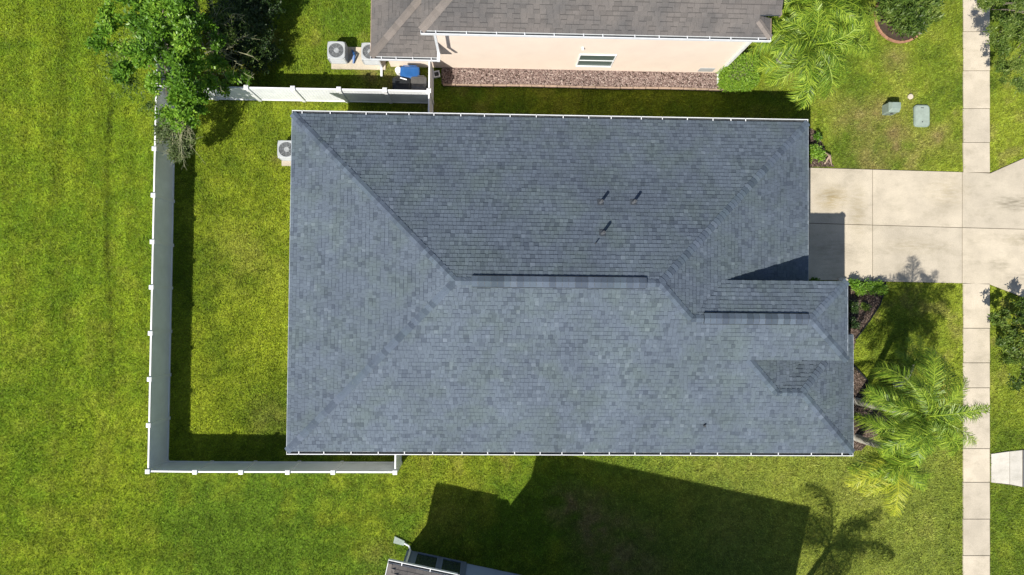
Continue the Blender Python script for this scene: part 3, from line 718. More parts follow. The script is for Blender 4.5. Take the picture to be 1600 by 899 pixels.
m = MB(); m.box(-.03, -.006, -2*rl, -.01, Zl-.2, Zl+.01); bpart('fascia', m, M['gutter'])
# downspout with elbow running onto the lawn
m = MB(); m.box(.60, .69, -.57, -.49, .2, Zl-.14); m.box(.60, .69, -.57, .1, Zl-.24, Zl-.141); m.tube([(.645, -.5, .25), (.55, -.36, .12), (.3, -.3, .08)], .045, 8); bpart('downspout', m, M['gutter'])
m = MB(); m.prism([(-.2, -.40), (.3, -.42), (.3, -.2), (-.2, -.08)], .0, .07, .5, .01); bpart('splash_block', m, M['green_box'])
# dark windows in the shaded wall
for (x0_, x1_) in ((.95, 2.0), (2.15, hx0+.2)):
    f = MB(); f.box(x0_, x1_, -.578, -.53, 2.35, 2.42); f.box(x0_, x1_, -.578, -.52, .18, .25); f.box(x0_, x0_+.06, -.578, -.53, .25, 2.35); f.box(x1_-.06, x1_, -.578, -.53, .25, 2.35)
    w_ = bpart('window', f, M['navy_wall']); g_ = MB(); g_.box(x0_+.061, x1_-.061, -.578, -.56, .251, 2.349); bpart('pane', g_, M['glass'], w_)

# ------------------------------------------------------------------ fences
def fence(name, posts, label, cat='fence', h=1.83, ends=(True, True), skip_panels=()):
    """posts: world xy list; parts: fence_post (> post_cap), fence_panel, rail"""
    root = empty(name, (posts[0][0], posts[0][1], 0)); tag(root, label, cat); og = Vector(ORG[root.name])
    mp = MB(); mp.box(-.072, .072, -.072, .072, 0, h+.04); pme = mp.data('fence_post')
    mc = MB(); mc.mesh([(-.095, -.095, 0), (.095, -.095, 0), (.095, .095, 0), (-.095, .095, 0), (-.095, -.095, .03), (.095, -.095, .03), (.095, .095, .03), (-.095, .095, .03), (0, 0, .075)],
            [(0, 3, 2, 1), (0, 1, 5, 4), (1, 2, 6, 5), (2, 3, 7, 6), (3, 0, 4, 7), (4, 5, 8), (5, 6, 8), (6, 7, 8), (7, 4, 8)]); cme = mc.data('post_cap')
    n = len(posts)
    for i, (x, y) in enumerate(posts):
        if (i == 0 and not ends[0]) or (i == n-1 and not ends[1]): continue
        p_ = link('fence_post', pme, M['white'], root, Vector((x, y, 0))-og)
        link('post_cap', cme, M['white'], p_, (0, 0, h+.04))
    for i in range(n-1):
        a = Vector(posts[i]); b = Vector(posts[i+1]); L = (b-a).length; an = math.atan2((b-a).y, (b-a).x)
        m = MB(); k = max(1, round((L-.13)/.15)); s = (L-.13)/k
        for j in range(k):
            x0 = .065+j*s; m.box(x0+.006, x0+s-.006, -.018, .018, .12, h-.06)
        m.box(.065, L-.065, -.012, .012, .12, h-.06)
        def lk(nm, mb, mat):
            o = link(nm, mb.data(nm), mat, root, Vector((a.x, a.y, 0))-og); o.rotation_euler = (0, 0, an); return o
        lk('fence_panel', m, M['panel'])
        m = MB(); m.box(.074, L-.074, -.032, .032, h-.09, h+.0); lk('rail', m, M['white'])
        m = MB(); m.box(.074, L-.074, -.045, .045, .04, .119); lk('rail', m, M['white'])
    return root
c0 = P(232, 737, 1.9)
left = [(-14.78, 9.35)]+[(-14.78, P(237, y, 1.9)[1]) for y in (233, 305, 378, 449, 521, 593, 665)]+[(-14.78, -7.47)]
left = [(-14.78, 9.35+2.05*k) for k in (4, 3, 2, 1)]+left[:1]+[(-14.78, 7.95-1.4+.0)]+left[2:]
fence('vinyl_fence', left, 'white vinyl privacy fence between the open field and back yard, running top to bottom')
bot = [(-14.78, -7.47)]+[(P(x, 739, 1.9)[0], -7.49) for x in (304, 376, 449, 520)]+[(P(617, 740, 1.9)[0], -7.49)]
fence('vinyl_fence', bot, 'white vinyl fence along the lower side of the back yard', ends=(False, True))
fence('vinyl_fence', [(bot[-1][0], -7.49), (bot[-1][0]-.0, -5.95)], 'short white fence joining the lower fence corner to the main house', ends=(False, False))
tx = [P(x, 140, 1.9)[0] for x in (312, 384, 457, 529, 601, 670)]
top = [(-14.78, 9.35)]+[(x, 9.32) for x in tx]
fence('vinyl_fence', top, 'white vinyl fence dividing the two yards above the house', ends=(False, True))
fence('vinyl_fence', [(tx[-1], 9.32), (tx[-1]+.0, 10.98)], 'short white fence beside the bins, running up to the peach wall', ends=(False, False))
fence('vinyl_fence', [(tx[-1], 9.32), (tx[-1]+.0, 7.42)], 'short white fence running down to the blue-roofed house wall', ends=(False, False))

# ------------------------------------------------------------------ AC units
def rsq(w, d, r, n=4):
    pts = []
    for (cx, cy, a0_) in ((w/2-r, d/2-r, 0), (-w/2+r, d/2-r, 90), (-w/2+r, -d/2+r, 180), (w/2-r, -d/2+r, 270)):
        for k in range(n+1):
            t = R(a0_+90*k/n); pts.append((cx+r*math.cos(t), cy+r*math.sin(t)))
    return pts
def make_ac(loc, label, s=.74, h=.8):
    root = empty('air_conditioner', loc); tag(root, label, 'air conditioner', 'air conditioner condensers'); og = (0, 0, 0)
    def lk(nm, mb, mat, par=root): return link(nm, mb.data(nm), mat, par)
    m = MB(); m.prism(rsq(s*.93, s*.93, .06), .07, h-.06); lk('coil', m, M['darkmetal'])
    m = MB(); k = 16
    for i in range(k):
        z = .09+i*(h-.2)/k
        for t in range(4):
            a = t*math.pi/2; ca, sa = round(math.cos(a)), round(math.sin(a))
            vs = [(-s/2+.06, s/2-.005, z), (s/2-.06, s/2-.005, z), (s/2-.06, s/2-.03, z+.03), (-s/2+.06, s/2-.03, z+.03)]
            m.poly([(x*ca-y*sa, x*sa+y*ca, z_) for x, y, z_ in vs])
    for (sx, sy) in ((1, 1), (1, -1), (-1, 1), (-1, -1)): m.box(sx*(s/2-.035)-.03, sx*(s/2-.035)+.03, sy*(s/2-.035)-.03, sy*(s/2-.035)+.03, .07, h-.06)
    lk('louver_panel', m, M['metal'])
    m = MB(); m.prism(rsq(s, s, .08), .02, .09); lk('base_pan', m, M['metal'])
    # top with round opening
    m = MB(); ro = s*.42
    outer = []
    for t in np.linspace(0, 2*math.pi, 40, False):
        rr_ = (s/2)/((abs(math.cos(t))**7+abs(math.sin(t))**7)**(1/7)); outer.append((rr_*math.cos(t), rr_*math.sin(t)))
    n = len(outer)
    def ring(z, f): return [f(p)+(z,) for p in outer]
    ci = lambda rr: (lambda p: (p[0]/math.hypot(*p)*rr, p[1]/math.hypot(*p)*rr))
    rings = [ring(h-.06, lambda p: p), ring(h-.01, lambda p: p), ring(h, lambda p: (p[0]*.95, p[1]*.95)), ring(h, ci(ro+.02)), ring(h-.015, ci(ro)), ring(h-.14, ci(ro*.95))]
    vs = sum(rings, []); fs = []
    for q in range(len(rings)-1):
        for i in range(n): fs.append((q*n+i, q*n+(i+1) % n, (q+1)*n+(i+1) % n, (q+1)*n+i))
    m.mesh(vs, fs); tp = lk('top_cover', m, M['metal'])
    m = MB(); m.prism([(ro*.95*math.cos(t), ro*.95*math.sin(t)) for t in np.linspace(0, 6.283, 24, False)], h-.16, h-.14); lk('fan_well', m, M['well'])
    m = MB()
    for t in range(4):
        a = t*math.pi/2+.4
        for (w0) in (0,):
            p = [(.05*math.cos(a-.5), .05*math.sin(a-.5), h-.12), (ro*.85*math.cos(a-.35), ro*.85*math.sin(a-.35), h-.13), (ro*.88*math.cos(a+.35), ro*.88*math.sin(a+.35), h-.08), (.05*math.cos(a+.5), .05*math.sin(a+.5), h-.09)]
            m.poly(p)
    m.tube([(0, 0, h-.14), (0, 0, h-.05)], .12, 12); lk('fan', m, M['metal'])
    m = MB()
    for rr in np.linspace(.08, ro, 8): m.tube([(rr*math.cos(t), rr*math.sin(t), h-.012+.02*(1-rr/ro)) for t in np.linspace(0, 6.283, 25)], .004, 4, cap=False)
    for t in range(8): m.tube([(.03*math.cos(t*.785), .03*math.sin(t*.785), h+.01), (ro*math.cos(t*.785), ro*math.sin(t*.785), h-.01)], .004, 4)
    lk('fan_guard', m, M['metal'])
    return root
ax, ay = P(447, 233, .8); AC = make_ac((ax, ay, .06), 'air conditioner on a pad beside the blue roof, facing the back yard', .80, .72)
ax2, ay2 = P(525, 78, .8); copy_tree(AC, (ax2, ay2, .06), 0, 'leftmost air conditioner beside the peach house, standing clear of its roof')
ax3, ay3 = P(578, 80, .8); copy_tree(AC, (ax3, ay3, .06), 0, 'air conditioner half hidden under the corner of the brown roof')
def padd(x0, x1, y0, y1, label):
    m = MB(); m.box(x0, x1, y0, y1, -.06, .06, .5, .012); tag(part('concrete_pad', m, M['walk'], org=((x0+x1)/2, (y0+y1)/2, 0)), label, 'concrete pad')
padd(ax-.42, ax+.5, ay-.62, ay+.42, 'small concrete pad beneath the air conditioner in the back yard')
padd(ax2-.38, ax3+.6, ay2-.62, ay2+.42, 'long concrete pad under the pair of air conditioners')
# small blue and white clutter between the units
cx_, cy_ = (ax2+ax3)/2, (ay2+ay3)/2
m = MB(); m.tube([(cx_-.15, cy_-.2, .07), (cx_-.05, cy_+.1, .2), (cx_-.18, cy_+.25, .1), (cx_-.02, cy_-.05, .3), (cx_-.12, cy_-.35, .1)], .05, 6)
tag(part('coiled_hose', m, M['blue_plastic']), 'blue coil lying between the two air conditioners', 'hose')

# leaves -----------------------------------------------------------
def rosettes(C, tint, leaf=.14, per=7, spread=1.0, up=.5, width=.42, jit=.25):
    """C (n,3) clump centres -> diamonds"""
    n = len(C); k = per; c = np.repeat(C, k, 0); N_ = n*k
    az = rng.uniform(0, 2*math.pi, N_); el = rng.normal(up, .45, N_)
    d = np.stack([np.cos(az)*np.cos(el), np.sin(az)*np.cos(el), np.sin(el)], 1)
    s = np.stack([-np.sin(az), np.cos(az), np.zeros(N_)], 1)+rng.normal(0, .35, (N_, 3)); s /= np.linalg.norm(s, axis=1)[:, None]
    L = leaf*rng.uniform(.6, 1.25, N_)[:, None]; b = c+rng.normal(0, jit*leaf, (N_, 3))+d*L*.15*spread
    tip = b+d*L; mid = b+d*L*.5
    V_ = np.stack([b, mid+s*L*width*.5, tip, mid-s*L*width*.5], 1)
    t = np.clip(np.repeat(tint, k)+rng.normal(0, .13, N_), 0, 1); return V_, t
def blob_points(blobs, n, shell=.55):
    """blobs: (x,y,z,rx,ry,rz). returns clump centres near the surface with lumps"""
    vol = np.array([b[3]*b[4]+b[3]*b[5] for b in blobs]); pick = rng.choice(len(blobs), n, p=vol/vol.sum()); B = np.array(blobs)[pick]
    d = rng.normal(0, 1, (n, 3)); d /= np.linalg.norm(d, axis=1)[:, None]; d[:, 2] = np.where(d[:, 2] < -.3, -d[:, 2], d[:, 2])
    r = 1-np.abs(rng.normal(0, 1-shell, n)); r = np.clip(r, .1, 1.1)
    lump = 1+.22*np.sin(d[:, 0]*7+pick*1.7)*np.sin(d[:, 1]*6+pick*2.3)+.15*np.sin(d[:, 0]*15+d[:, 1]*13+pick)
    return B[:, :3]+d*B[:, 3:]*(r*lump)[:, None], pick
def px_blobs(lst):
    o = []
    for (x, y, z, r, *rz) in lst:
        wx, wy = P(x, y, z); s = (HC-z)/FPX*r; o.append((wx, wy, z, s, s, (rz[0] if rz else s*.7)))
    return o
def crown(name, blobs, n, mat, parent, leaf, per=7, shell=.55, up=.5, width=.42, tsh=0.0):
    C, pk = blob_points(blobs, n, shell); C[:, 2] = np.maximum(C[:, 2], .08)
    t = .42+.2*np.sin(C[:, 0]*2.3+C[:, 1]*1.7)+rng.normal(0, .12, len(C))+tsh
    V_, tt = rosettes(C, t, leaf, per, up=up, width=width); return npmesh(name, V_, 4, mat, parent, tint=tt)
def limbs(root, base_, tips, r0, mat, mname='trunk'):
    """trunk and limbs to each tip; one trunk part plus branch parts"""
    b = Vector(base_); top_ = b+Vector((0, 0, min(t[2] for t in tips)*.45)); m = MB()
    m.tube([b-Vector((0, 0, .05)), b+Vector((.03, .02, top_.z*.5)), top_], [r0*1.25, r0, r0*.85], 8); part(mname, m, mat, root, True)
    for t in tips:
        t = Vector(t); md = top_.lerp(t, .5)+Vector((rng.uniform(-.15, .15), rng.uniform(-.15, .15), .12)); m = MB()
        m.tube([top_, md, t], [r0*.6, r0*.4, r0*.12], 6)
        for k in range(4):
            a = top_.lerp(t, .4+.15*k); e = a+Vector((rng.uniform(-.6, .6), rng.uniform(-.6, .6), rng.uniform(.1, .5))); m.tube([a, a.lerp(e, .5)+Vector((0, 0, .06)), e], [r0*.2, r0*.13, r0*.05], 5)
        part('branch', m, mat, root, True)
def twigs(root, lst, mat, name='branch'):
    """bare branches: (x0,y0,z0,x1,y1,z1) photo pixels, with side twigs"""
    for (x0, y0, z0, x1, y1, z1) in lst:
        a = Vector((*P(x0, y0, z0), z0)); b = Vector((*P(x1, y1, z1), z1)); m = MB(); L = (b-a).length
        pts = [a.lerp(b, t)+Vector((rng.normal(0, .05), rng.normal(0, .05), .1*math.sin(t*3.1)))*L*.6 for t in np.linspace(0, 1, 7)]
        m.tube(pts, [.018*(1-.75*t)+.006 for t in np.linspace(0, 1, 7)], 5)
        for k in range(16):
            t = rng.uniform(.15, 1); q = a.lerp(b, t); i = min(5, int(t*6)); q = pts[i].lerp(pts[i+1], t*6-i)
            d = (b-a).normalized()*rng.uniform(.2, .9)+Vector((rng.normal(0, .6), rng.normal(0, .6), rng.normal(.1, .35))); e = q+d*rng.uniform(.2, .5)
            m.tube([q, q.lerp(e, .5)+Vector((0, 0, .03)), e], [.009, .007, .004], 4)
        part(name, m, mat, root)

def scatter_blobs(bl, k=5):
    o = []
    for b in bl:
        for _ in range(k):
            v = rng.normal(0, 1, 3); v /= np.linalg.norm(v); q = rng.uniform(.5, 1.15)
            o.append((b[0]+v[0]*b[3]*q, b[1]+v[1]*b[4]*q, max(.3, b[2]+v[2]*b[5]*.7*q), b[3]*rng.uniform(.22, .42), b[3]*rng.uniform(.22, .42), b[3]*.28))
    return o
# ---- big tree top left
bt = P(285, 95); T1 = empty('broadleaf_tree', (bt[0], bt[1], 0)); tag(T1, 'bright green broadleaf tree over the fence corner, top left', 'tree')
bl = px_blobs([(255, 15, 4.6, 42), (215, 45, 4.0, 38), (262, 70, 5.0, 44), (225, 105, 3.6, 30), (292, 48, 4.6, 34), (290, 118, 4.4, 34), (300, 90, 4.2, 30), (330, 75, 3.6, 20), (260, 150, 3.8, 28), (297, 160, 3.7, 24), (272, 188, 3.3, 20), (290, 175, 3.2, 22), (262, 178, 2.6, 16), (300, 145, 3.4, 24), (205, 10, 3.8, 34), (232, -40, 4.2, 60), (180, 60, 3.2, 22), (175, 20, 3.0, 20)])
limbs(T1, (bt[0], bt[1], 0), [b[:3] for b in bl[:9]], .14, M['bark'])
small = []
for b in bl:
    for k in range(5):
        v = rng.normal(0, 1, 3); v /= np.linalg.norm(v); q = rng.uniform(.6, 1.15)
        small.append((b[0]+v[0]*b[3]*q, b[1]+v[1]*b[4]*q, b[2]+v[2]*b[5]*.7*q, b[3]*rng.uniform(.25, .45), b[3]*rng.uniform(.25, .45), b[3]*.3))
for (x_, y_, z_, r_, *q_) in ((340, 100, 2.6, 14), (365, 120, 2.4, 12), (385, 122, 2.2, 9), (350, 140, 2.2, 10), (330, 130, 2.8, 14), (325, 40, 3, 12), (150, 70, 2.5, 10), (165, 40, 3, 12), (190, 120, 2.6, 12)): small += px_blobs([(x_, y_, z_, r_)])
crown('crown', px_blobs([(262, 60, 3.8, 40), (285, 100, 3.8, 34), (240, 30, 3.6, 36), (290, 40, 3.6, 30), (285, 145, 3.4, 24)]), 600, M['leaf'], T1, .2, 8, shell=.5, tsh=-.1)
crown('crown', small, 2900, M['leaf'], T1, .18, 9, shell=.5, up=.5, width=.42)
sp = px_blobs([(195, 85, 2.6, 34), (205, 130, 2.2, 32), (235, 165, 2.4, 26), (180, 105, 2.0, 24), (225, 70, 3.0, 40)])
crown('crown', sp, 420, M['leaf_olive'], T1, .12, 6, shell=.3, tsh=.15)
twigs(T1, [(285, 180, 3.2, 262, 238, 1.6), (290, 175, 3.2, 285, 250, 2.0), (295, 175, 3.0, 300, 235, 2.0), (280, 185, 3.2, 248, 215, 1.8), (288, 190, 3.0, 275, 255, 1.5), (285, 170, 3.2, 306, 215, 2.2), (280, 180, 3.2, 268, 248, 1.4), (275, 180, 3, 255, 228, 1.4), (282, 190, 3, 290, 262, 1.5)], M['twig'])
crown('crown', px_blobs([(265, 210, 2.0, 20, .5), (280, 232, 1.9, 16, .4), (290, 215, 2.2, 16, .4), (268, 195, 2.6, 18, .5), (290, 235, 1.8, 14, .4), (275, 245, 1.5, 12, .3), (255, 205, 2, 12, .4)]), 1300, M['leaf_grey'], T1, .12, 6, shell=.2, tsh=.1)
bt = P(345, 50); T2 = empty('bare_branched_shrub', (bt[0], bt[1], 0)); tag(T2, 'half bare shrub with pale branches right of the big tree', 'shrub')
tl = []
for k, (x1, y1) in enumerate([(355, 15), (380, 55), (365, 105), (335, 125), (330, 95), (400, 90), (350, 60), (310, 20), (375, 20), (372, 128), (395, 122), (345, 145), (322, 118), (340, 30), (360, 80), (388, 105), (300, -8), (330, 5), (398, 60), (350, 110)]):
    x0, y0 = 318+(k*7) % 30, 60+(k*5) % 30-(20 if y1 < 40 else 0); tl.append((x0, y0, 1.0, x1, y1, 2.2+(k % 3)*.45))
twigs(T2, tl, M['twig'])
crown('crown', px_blobs([(350, 140, 2.2, 16, .3), (382, 118, 2.2, 14, .3), (360, 62, 2.4, 22, .4), (335, 100, 2.2, 20, .4), (345, 30, 2.3, 26, .5), (390, 90, 1.8, 22, .4)]), 420, M['leaf_olive'], T2, .10, 6, shell=.2)
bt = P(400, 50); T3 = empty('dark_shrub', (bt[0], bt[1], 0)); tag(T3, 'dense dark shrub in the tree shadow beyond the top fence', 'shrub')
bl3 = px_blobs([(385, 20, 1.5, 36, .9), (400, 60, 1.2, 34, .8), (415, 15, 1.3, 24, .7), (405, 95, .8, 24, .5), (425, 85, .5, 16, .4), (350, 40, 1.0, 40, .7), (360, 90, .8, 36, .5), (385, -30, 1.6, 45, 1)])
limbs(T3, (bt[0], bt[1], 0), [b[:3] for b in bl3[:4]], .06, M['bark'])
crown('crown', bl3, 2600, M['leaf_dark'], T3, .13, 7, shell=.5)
# ---- round shrub with brick ring
bt = P(1411, 24, .6); T4 = empty('round_shrub', (bt[0], bt[1], 0)); tag(T4, 'round dark green shrub inside a brick ring, top right lawn', 'shrub')
b4 = [(bt[0]+dx*1.2+.18, bt[1]+dy+.12, z*.75, r*1.2, r*1.2, r*.7) for dx, dy, z, r in ((0, .1, .9, 1.0), (-.55, .3, .7, .7), (.55, .2, .75, .75), (.1, -.45, .7, .6), (-.2, .8, .8, .7), (.4, .8, .7, .6))]
limbs(T4, (bt[0], bt[1], 0), [b[:3] for b in b4[:4]], .06, M['bark']); crown('crown', b4, 1250, M['leaf_olive'], T4, .22, 7, shell=.62, width=.34, tsh=.05)
cxr, cyr = P(1406, 27); n_ = 0
rg = empty('brick_ring', (cxr, cyr, 0)); tag(rg, 'ring of terracotta bricks laid round the shrub on the lawn', 'garden edging')
m = MB(); m.box(-.1, .1, -.05, .05, -.02, .08, .5, .01); bme = m.data('brick')
for t in np.arange(0, 6.283, .165):
    o = link('brick', bme, M['brick'], rg, (1.22*math.cos(t), 1.22*math.sin(t), rng.uniform(-.01, .01))); o.rotation_euler = (0, 0, t+math.pi/2+rng.uniform(-.1, .1))
m = MB(); m.prism([(cxr+1.19*math.cos(t), cyr+1.19*math.sin(t)) for t in np.linspace(0, 6.283, 30, False)], -.05, .012); part('soil', m, M['soil'], rg)
# ---- trees at the right edge
bt = P(1588, 30); T5 = empty('street_tree', (bt[0], bt[1], 0)); tag(T5, 'olive green street tree overhanging the sidewalk, top right corner', 'tree')
b5 = px_blobs([(1585, 20, 3.8, 36), (1562, 50, 3.2, 26), (1590, 75, 3.4, 34), (1580, 110, 2.6, 20), (1550, 15, 3.0, 22), (1538, 5, 2.6, 16), (1600, 120, 2.6, 24), (1575, -40, 4, 50), (1620, 50, 4, 50), (1596, 135, 2.2, 12)])
limbs(T5, (bt[0]+.5, bt[1], 0), [b[:3] for b in b5[:7]], .09, M['bark']); crown('crown', scatter_blobs(b5, 7), 2500, M['leaf_olive'], T5, .13, 8, shell=.45, up=.1, width=.3, tsh=.08)
bt = P(1600, 520); T6 = empty('street_tree', (bt[0], bt[1], 0)); tag(T6, 'dark leafy young tree at the right edge below the driveway', 'tree')
b6 = px_blobs([(1592, 485, 1.3, 20), (1580, 505, 1.4, 24), (1598, 530, 1.6, 30), (1575, 555, 1.2, 18), (1598, 575, 1.4, 22), (1588, 600, 1.5, 14), (1562, 530, 1.6, 13), (1560, 500, 1.7, 13), (1630, 520, 1.8, 36)])
limbs(T6, (bt[0]+.3, bt[1], 0), [b[:3] for b in b6[:6]], .06, M['bark']); crown('crown', scatter_blobs(b6, 6), 900, M['leaf_olive'], T6, .15, 7, shell=.3, tsh=.02)
# ---- clipped hedge beside neighbour wall
hx, hy = P(1156, 112, .9); T7 = empty('clipped_hedge', (hx, hy, 0)); tag(T7, 'clipped lime green hedge at the corner of the peach wall', 'hedge')
n = 2100; side = rng.integers(0, 5, n); u = rng.uniform(-1, 1, n); v = rng.uniform(-1, 1, n); sx, sy, sz = .78, .72, .62
Pn = np.zeros((n, 3)); Pn[:, 0] = np.where(side == 0, 1, np.where(side == 1, -1, u)); Pn[:, 1] = np.where(side == 2, 1, np.where(side == 3, -1, v)); Pn[:, 2] = np.where(side == 4, 1, rng.uniform(-1, 1, n))
Pn /= (np.sum(np.abs(Pn)**6, 1)**(1/6))[:, None]; Pn *= rng.uniform(.82, 1.04, n)[:, None]
C = Pn*np.array((sx, sy, sz))+np.array((hx, hy, .66)); V_, tt = rosettes(C, .5+rng.normal(0, .12, n), .09, 6, up=.6); npmesh('foliage', V_, 4, M['leaf_lime'], T7, tint=tt)
m = MB(); m.box(hx-.6, hx+.6, hy-.52, hy+.52, .05, 1.1, .5, .1); part('inner_twigs', m, M['bark'], T7)
# ---- small plants
def small_plant(px, py, r, h, n, mat, label, name='garden_shrub', leaf=.12, group=None, cat='shrub'):
    x, y = P(px, py, h*.5); t = empty(name, (x, y, 0)); tag(t, label, cat, group)
    crown('foliage', [(x, y, h*.5, r, r, h*.5), (x+r*.4, y-r*.3, h*.45, r*.6, r*.6, h*.4), (x-r*.4, y+r*.3, h*.45, r*.6, r*.6, h*.4)], n, M[mat], t, leaf, 7, shell=.5)
    m = MB()
    for k in range(5):
        a = k*1.257; m.tube([(x, y, 0), (x+r*.3*math.cos(a), y+r*.3*math.sin(a), h*.5), (x+r*.6*math.cos(a), y+r*.6*math.sin(a), h*.8)], [.015, .012, .006], 5)
    part('stem', m, M['twig'], t)
small_plant(1275, 240, .42, .6, 150, 'leaf_lime', 'small bright shrub at the garage corner above the driveway')
small_plant(1277, 215, .2, .5, 40, 'leaf', 'thin dark shrub against the garage corner, above the bright one')
for i, (a_, b_, lb) in enumerate([(1341, 450, 'lime green shrub nearest the house in the bed below the driveway'), (1358, 449, 'middle lime green shrub of the row below the driveway'), (1374, 450, 'lime green shrub at the outer end of the row below the driveway')]):
    small_plant(a_, b_, .32, .55, 130, 'leaf_lime', lb, group='shrubs below the driveway', leaf=.1)
small_plant(1332, 444, .22, .7, 60, 'leaf', 'dark shrub at the entry roof corner beside the driveway'); small_plant(1352, 480, .2, .25, 40, 'leaf_olive', 'low sparse plant in the middle of the mulch bed')
small_plant(1272, 439, .12, .4, 30, 'leaf', 'small plant in the gap between garage and entry roof')
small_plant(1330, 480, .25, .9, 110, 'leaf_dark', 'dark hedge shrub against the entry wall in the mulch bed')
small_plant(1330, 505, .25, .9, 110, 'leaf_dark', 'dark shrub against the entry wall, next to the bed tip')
m = MB(); x, y = P(1317, 437, .15); m.prism([(x-.2, y-.04), (x-.05, y-.1), (x+.18, y-.05), (x+.2, y+.06), (x, y+.1), (x-.18, y+.07)], 0, .16, .5, .03); tag(part('white_stone', m, M['apron']), 'pale stone by the driveway edge near the entry corner', 'stone')
m = MB(); x, y = P(1290, 245, .1)
m.tube([(x-.1, y+.25, .1), (x+.1, y, .3), (x+.32, y-.4, .05)], [.02, .06, .015], 5); m.tube([(x-.05, y-.35, .1), (x+.1, y, .28), (x+.15, y+.1, .2)], [.05, .05, .02], 5); tag(part('dead_palm_boot', m, M['curb']), 'brown dead frond stub in the bed by the garage corner', 'dead frond')

# ------------------------------------------------------------------ palms
def frond_mesh(name, L, drop, seed, curl=.0, el0=.7):
    r = random.Random(seed); m = MB(); n = 34; pts = []; p = Vector((0, 0, 0)); el = el0; az = 0
    for i in range(n+1):
        pts.append(p.copy()); t = i/n; el -= (drop/n)*(.4+1.2*t); az += curl/n
        p = p+Vector((math.cos(el)*math.cos(az), math.cos(el)*math.sin(az), math.sin(el)))*(L/n)
    m.tube(pts[::4]+[pts[-1]] if n % 4 else pts[::4], [.03*(1-.85*k/9)+.004 for k in range(len(pts[::4]+([pts[-1]] if n % 4 else [])))], 4, .75)
    for i in range(4, n+1):
        t = i/n; d = (pts[min(i+1, n)]-pts[max(i-1, 0)]).normalized(); side = d.cross(Vector((0, 0, 1))).normalized(); up = side.cross(d)
        ll = .74*L/2.6*math.sin(math.pi*min(1, .16+.78*t))**.6*(.75 if t > .93 else 1)
        for s in (1, -1):
            for q in range(4):
                v = r.uniform(-1.0, .6); fw = .5+.55*t+r.uniform(-.35, .35)
                dd = (side*s*math.cos(v)+up*math.sin(v)+d*fw).normalized(); l2 = ll*r.uniform(.55, 1.15)
                b = pts[i]-d*(L/n)*(q/3); w = (d.cross(dd)).cross(dd).normalized()*.0095
                mid = b+dd*l2*.55; tip = b+dd*l2*.9+Vector((0, 0, -l2*.5))
                c = min(1, max(0, .4+.25*t+r.gauss(0, .27)))  # tint darker near the frond base, painting in the shade of the inner crown
                m.poly([b-w*.6, b+w*.6, mid+w, mid-w], c); m.poly([mid-w, mid+w, tip], c)
    return m.data(name)
FR = [frond_mesh('frond', 2.7, 1.6, 1, .2), frond_mesh('frond', 2.5, 1.9, 2, -.25), frond_mesh('frond', 2.3, 1.3, 3, .1, 1.0), frond_mesh('frond', 2.6, 2.2, 4, .3, .5)]
FRY = [me_.copy() for me_ in FR[:2]]
for me_ in FR: me_.materials.append(M['palm'])
for me_ in FRY: me_.materials.append(M['palm_yellow'])
def palm(bx, by, z, label, n=17, scale=1.0, seed=0, lean=(0, 0), yellow=0, az0=0, tilt=0):
    r = random.Random(seed); root = empty('palm_tree', (bx, by, 0)); tag(root, label, 'palm tree')
    m = MB(); K = 12; pts = [Vector((lean[0]*(t**1.5), lean[1]*(t**1.5), z*t)) for t in np.linspace(0, 1, K)]
    m.tube(pts, [.17-.05*t+(.012 if i % 2 else 0) for i, t in enumerate(np.linspace(0, 1, K))], 10); me = m.data('trunk'); me.polygons.foreach_set('use_smooth', [True]*len(me.polygons)); link('trunk', me, M['palm_bark'], root)
    m = MB(); m.tube([(lean[0], lean[1], z-.5), (lean[0], lean[1], z-.1), (lean[0], lean[1], z+.25)], [.13, .16, .05], 10); link('crown_shaft', m.data('crown_shaft'), M['leaf_lime'], root)
    for k in range(n):
        me = r.choice(FR) if k >= yellow else r.choice(FRY)
        o = link('frond', me, None, root, (lean[0]+r.uniform(-.06, .06), lean[1]+r.uniform(-.06, .06), z+.1+r.uniform(-.05, .05)))
        low = k/n; el = -.55*(1-low)+.55*low+r.uniform(-.12, .12) if n > 6 else r.uniform(-.2, .4)
        az = az0+k*2.39996+r.uniform(-.25, .25); s = scale*(1.0-.25*low)*r.uniform(.85, 1.08)
        if k < yellow: el = .15-.1*k; az = (-2.75, -2.25, -1.75, -1.25, -.9)[k]; s = scale*1.05
        o.rotation_euler = (r.uniform(-.8, .8), -el, az); o.scale = (s, s, s)
    return root
def palm_px(base_px, crown_px, z, label, **kw):
    b = P(*base_px); c = P(crown_px[0], crown_px[1], z); return palm(b[0], b[1], z, label, lean=(c[0]-b[0], c[1]-b[1]), **kw)
palm_px((1338, 627), (1440, 648), 5.9, 'tall palm nearest the front bed, casting its shadow towards the driveway', seed=3, n=21, scale=1.12)
palm_px((1338, 684), (1400, 704), 3.2, 'lower palm with yellowing fronds at the lower front corner of the house', seed=8, n=19, scale=1.08, yellow=3, az0=-1.9)
palm_px((1400, 600), (1425, 566), 2.2, 'short young palm showing above the tall palm crown', seed=12, n=12, scale=.6)
palm_px((1217, 95), (1263, 72), 4.2, 'spreading palm beside the peach house, nearest the clipped hedge', seed=21, n=32, scale=1.2)
palm_px((1285, 75), (1312, 55), 2.8, 'shorter palm on the lawn side of the spreading palm, nearest the round shrub', seed=27, n=16, scale=.85)
palm_px((1240, 35), (1285, 2), 4.6, 'palm at the top edge behind the spreading one', seed=33, n=24, scale=1.05)
palm(*P(1192, 1000), 6.2, 'palm standing below the frame beside the blue-grey house', seed=41, n=11, scale=1.5)

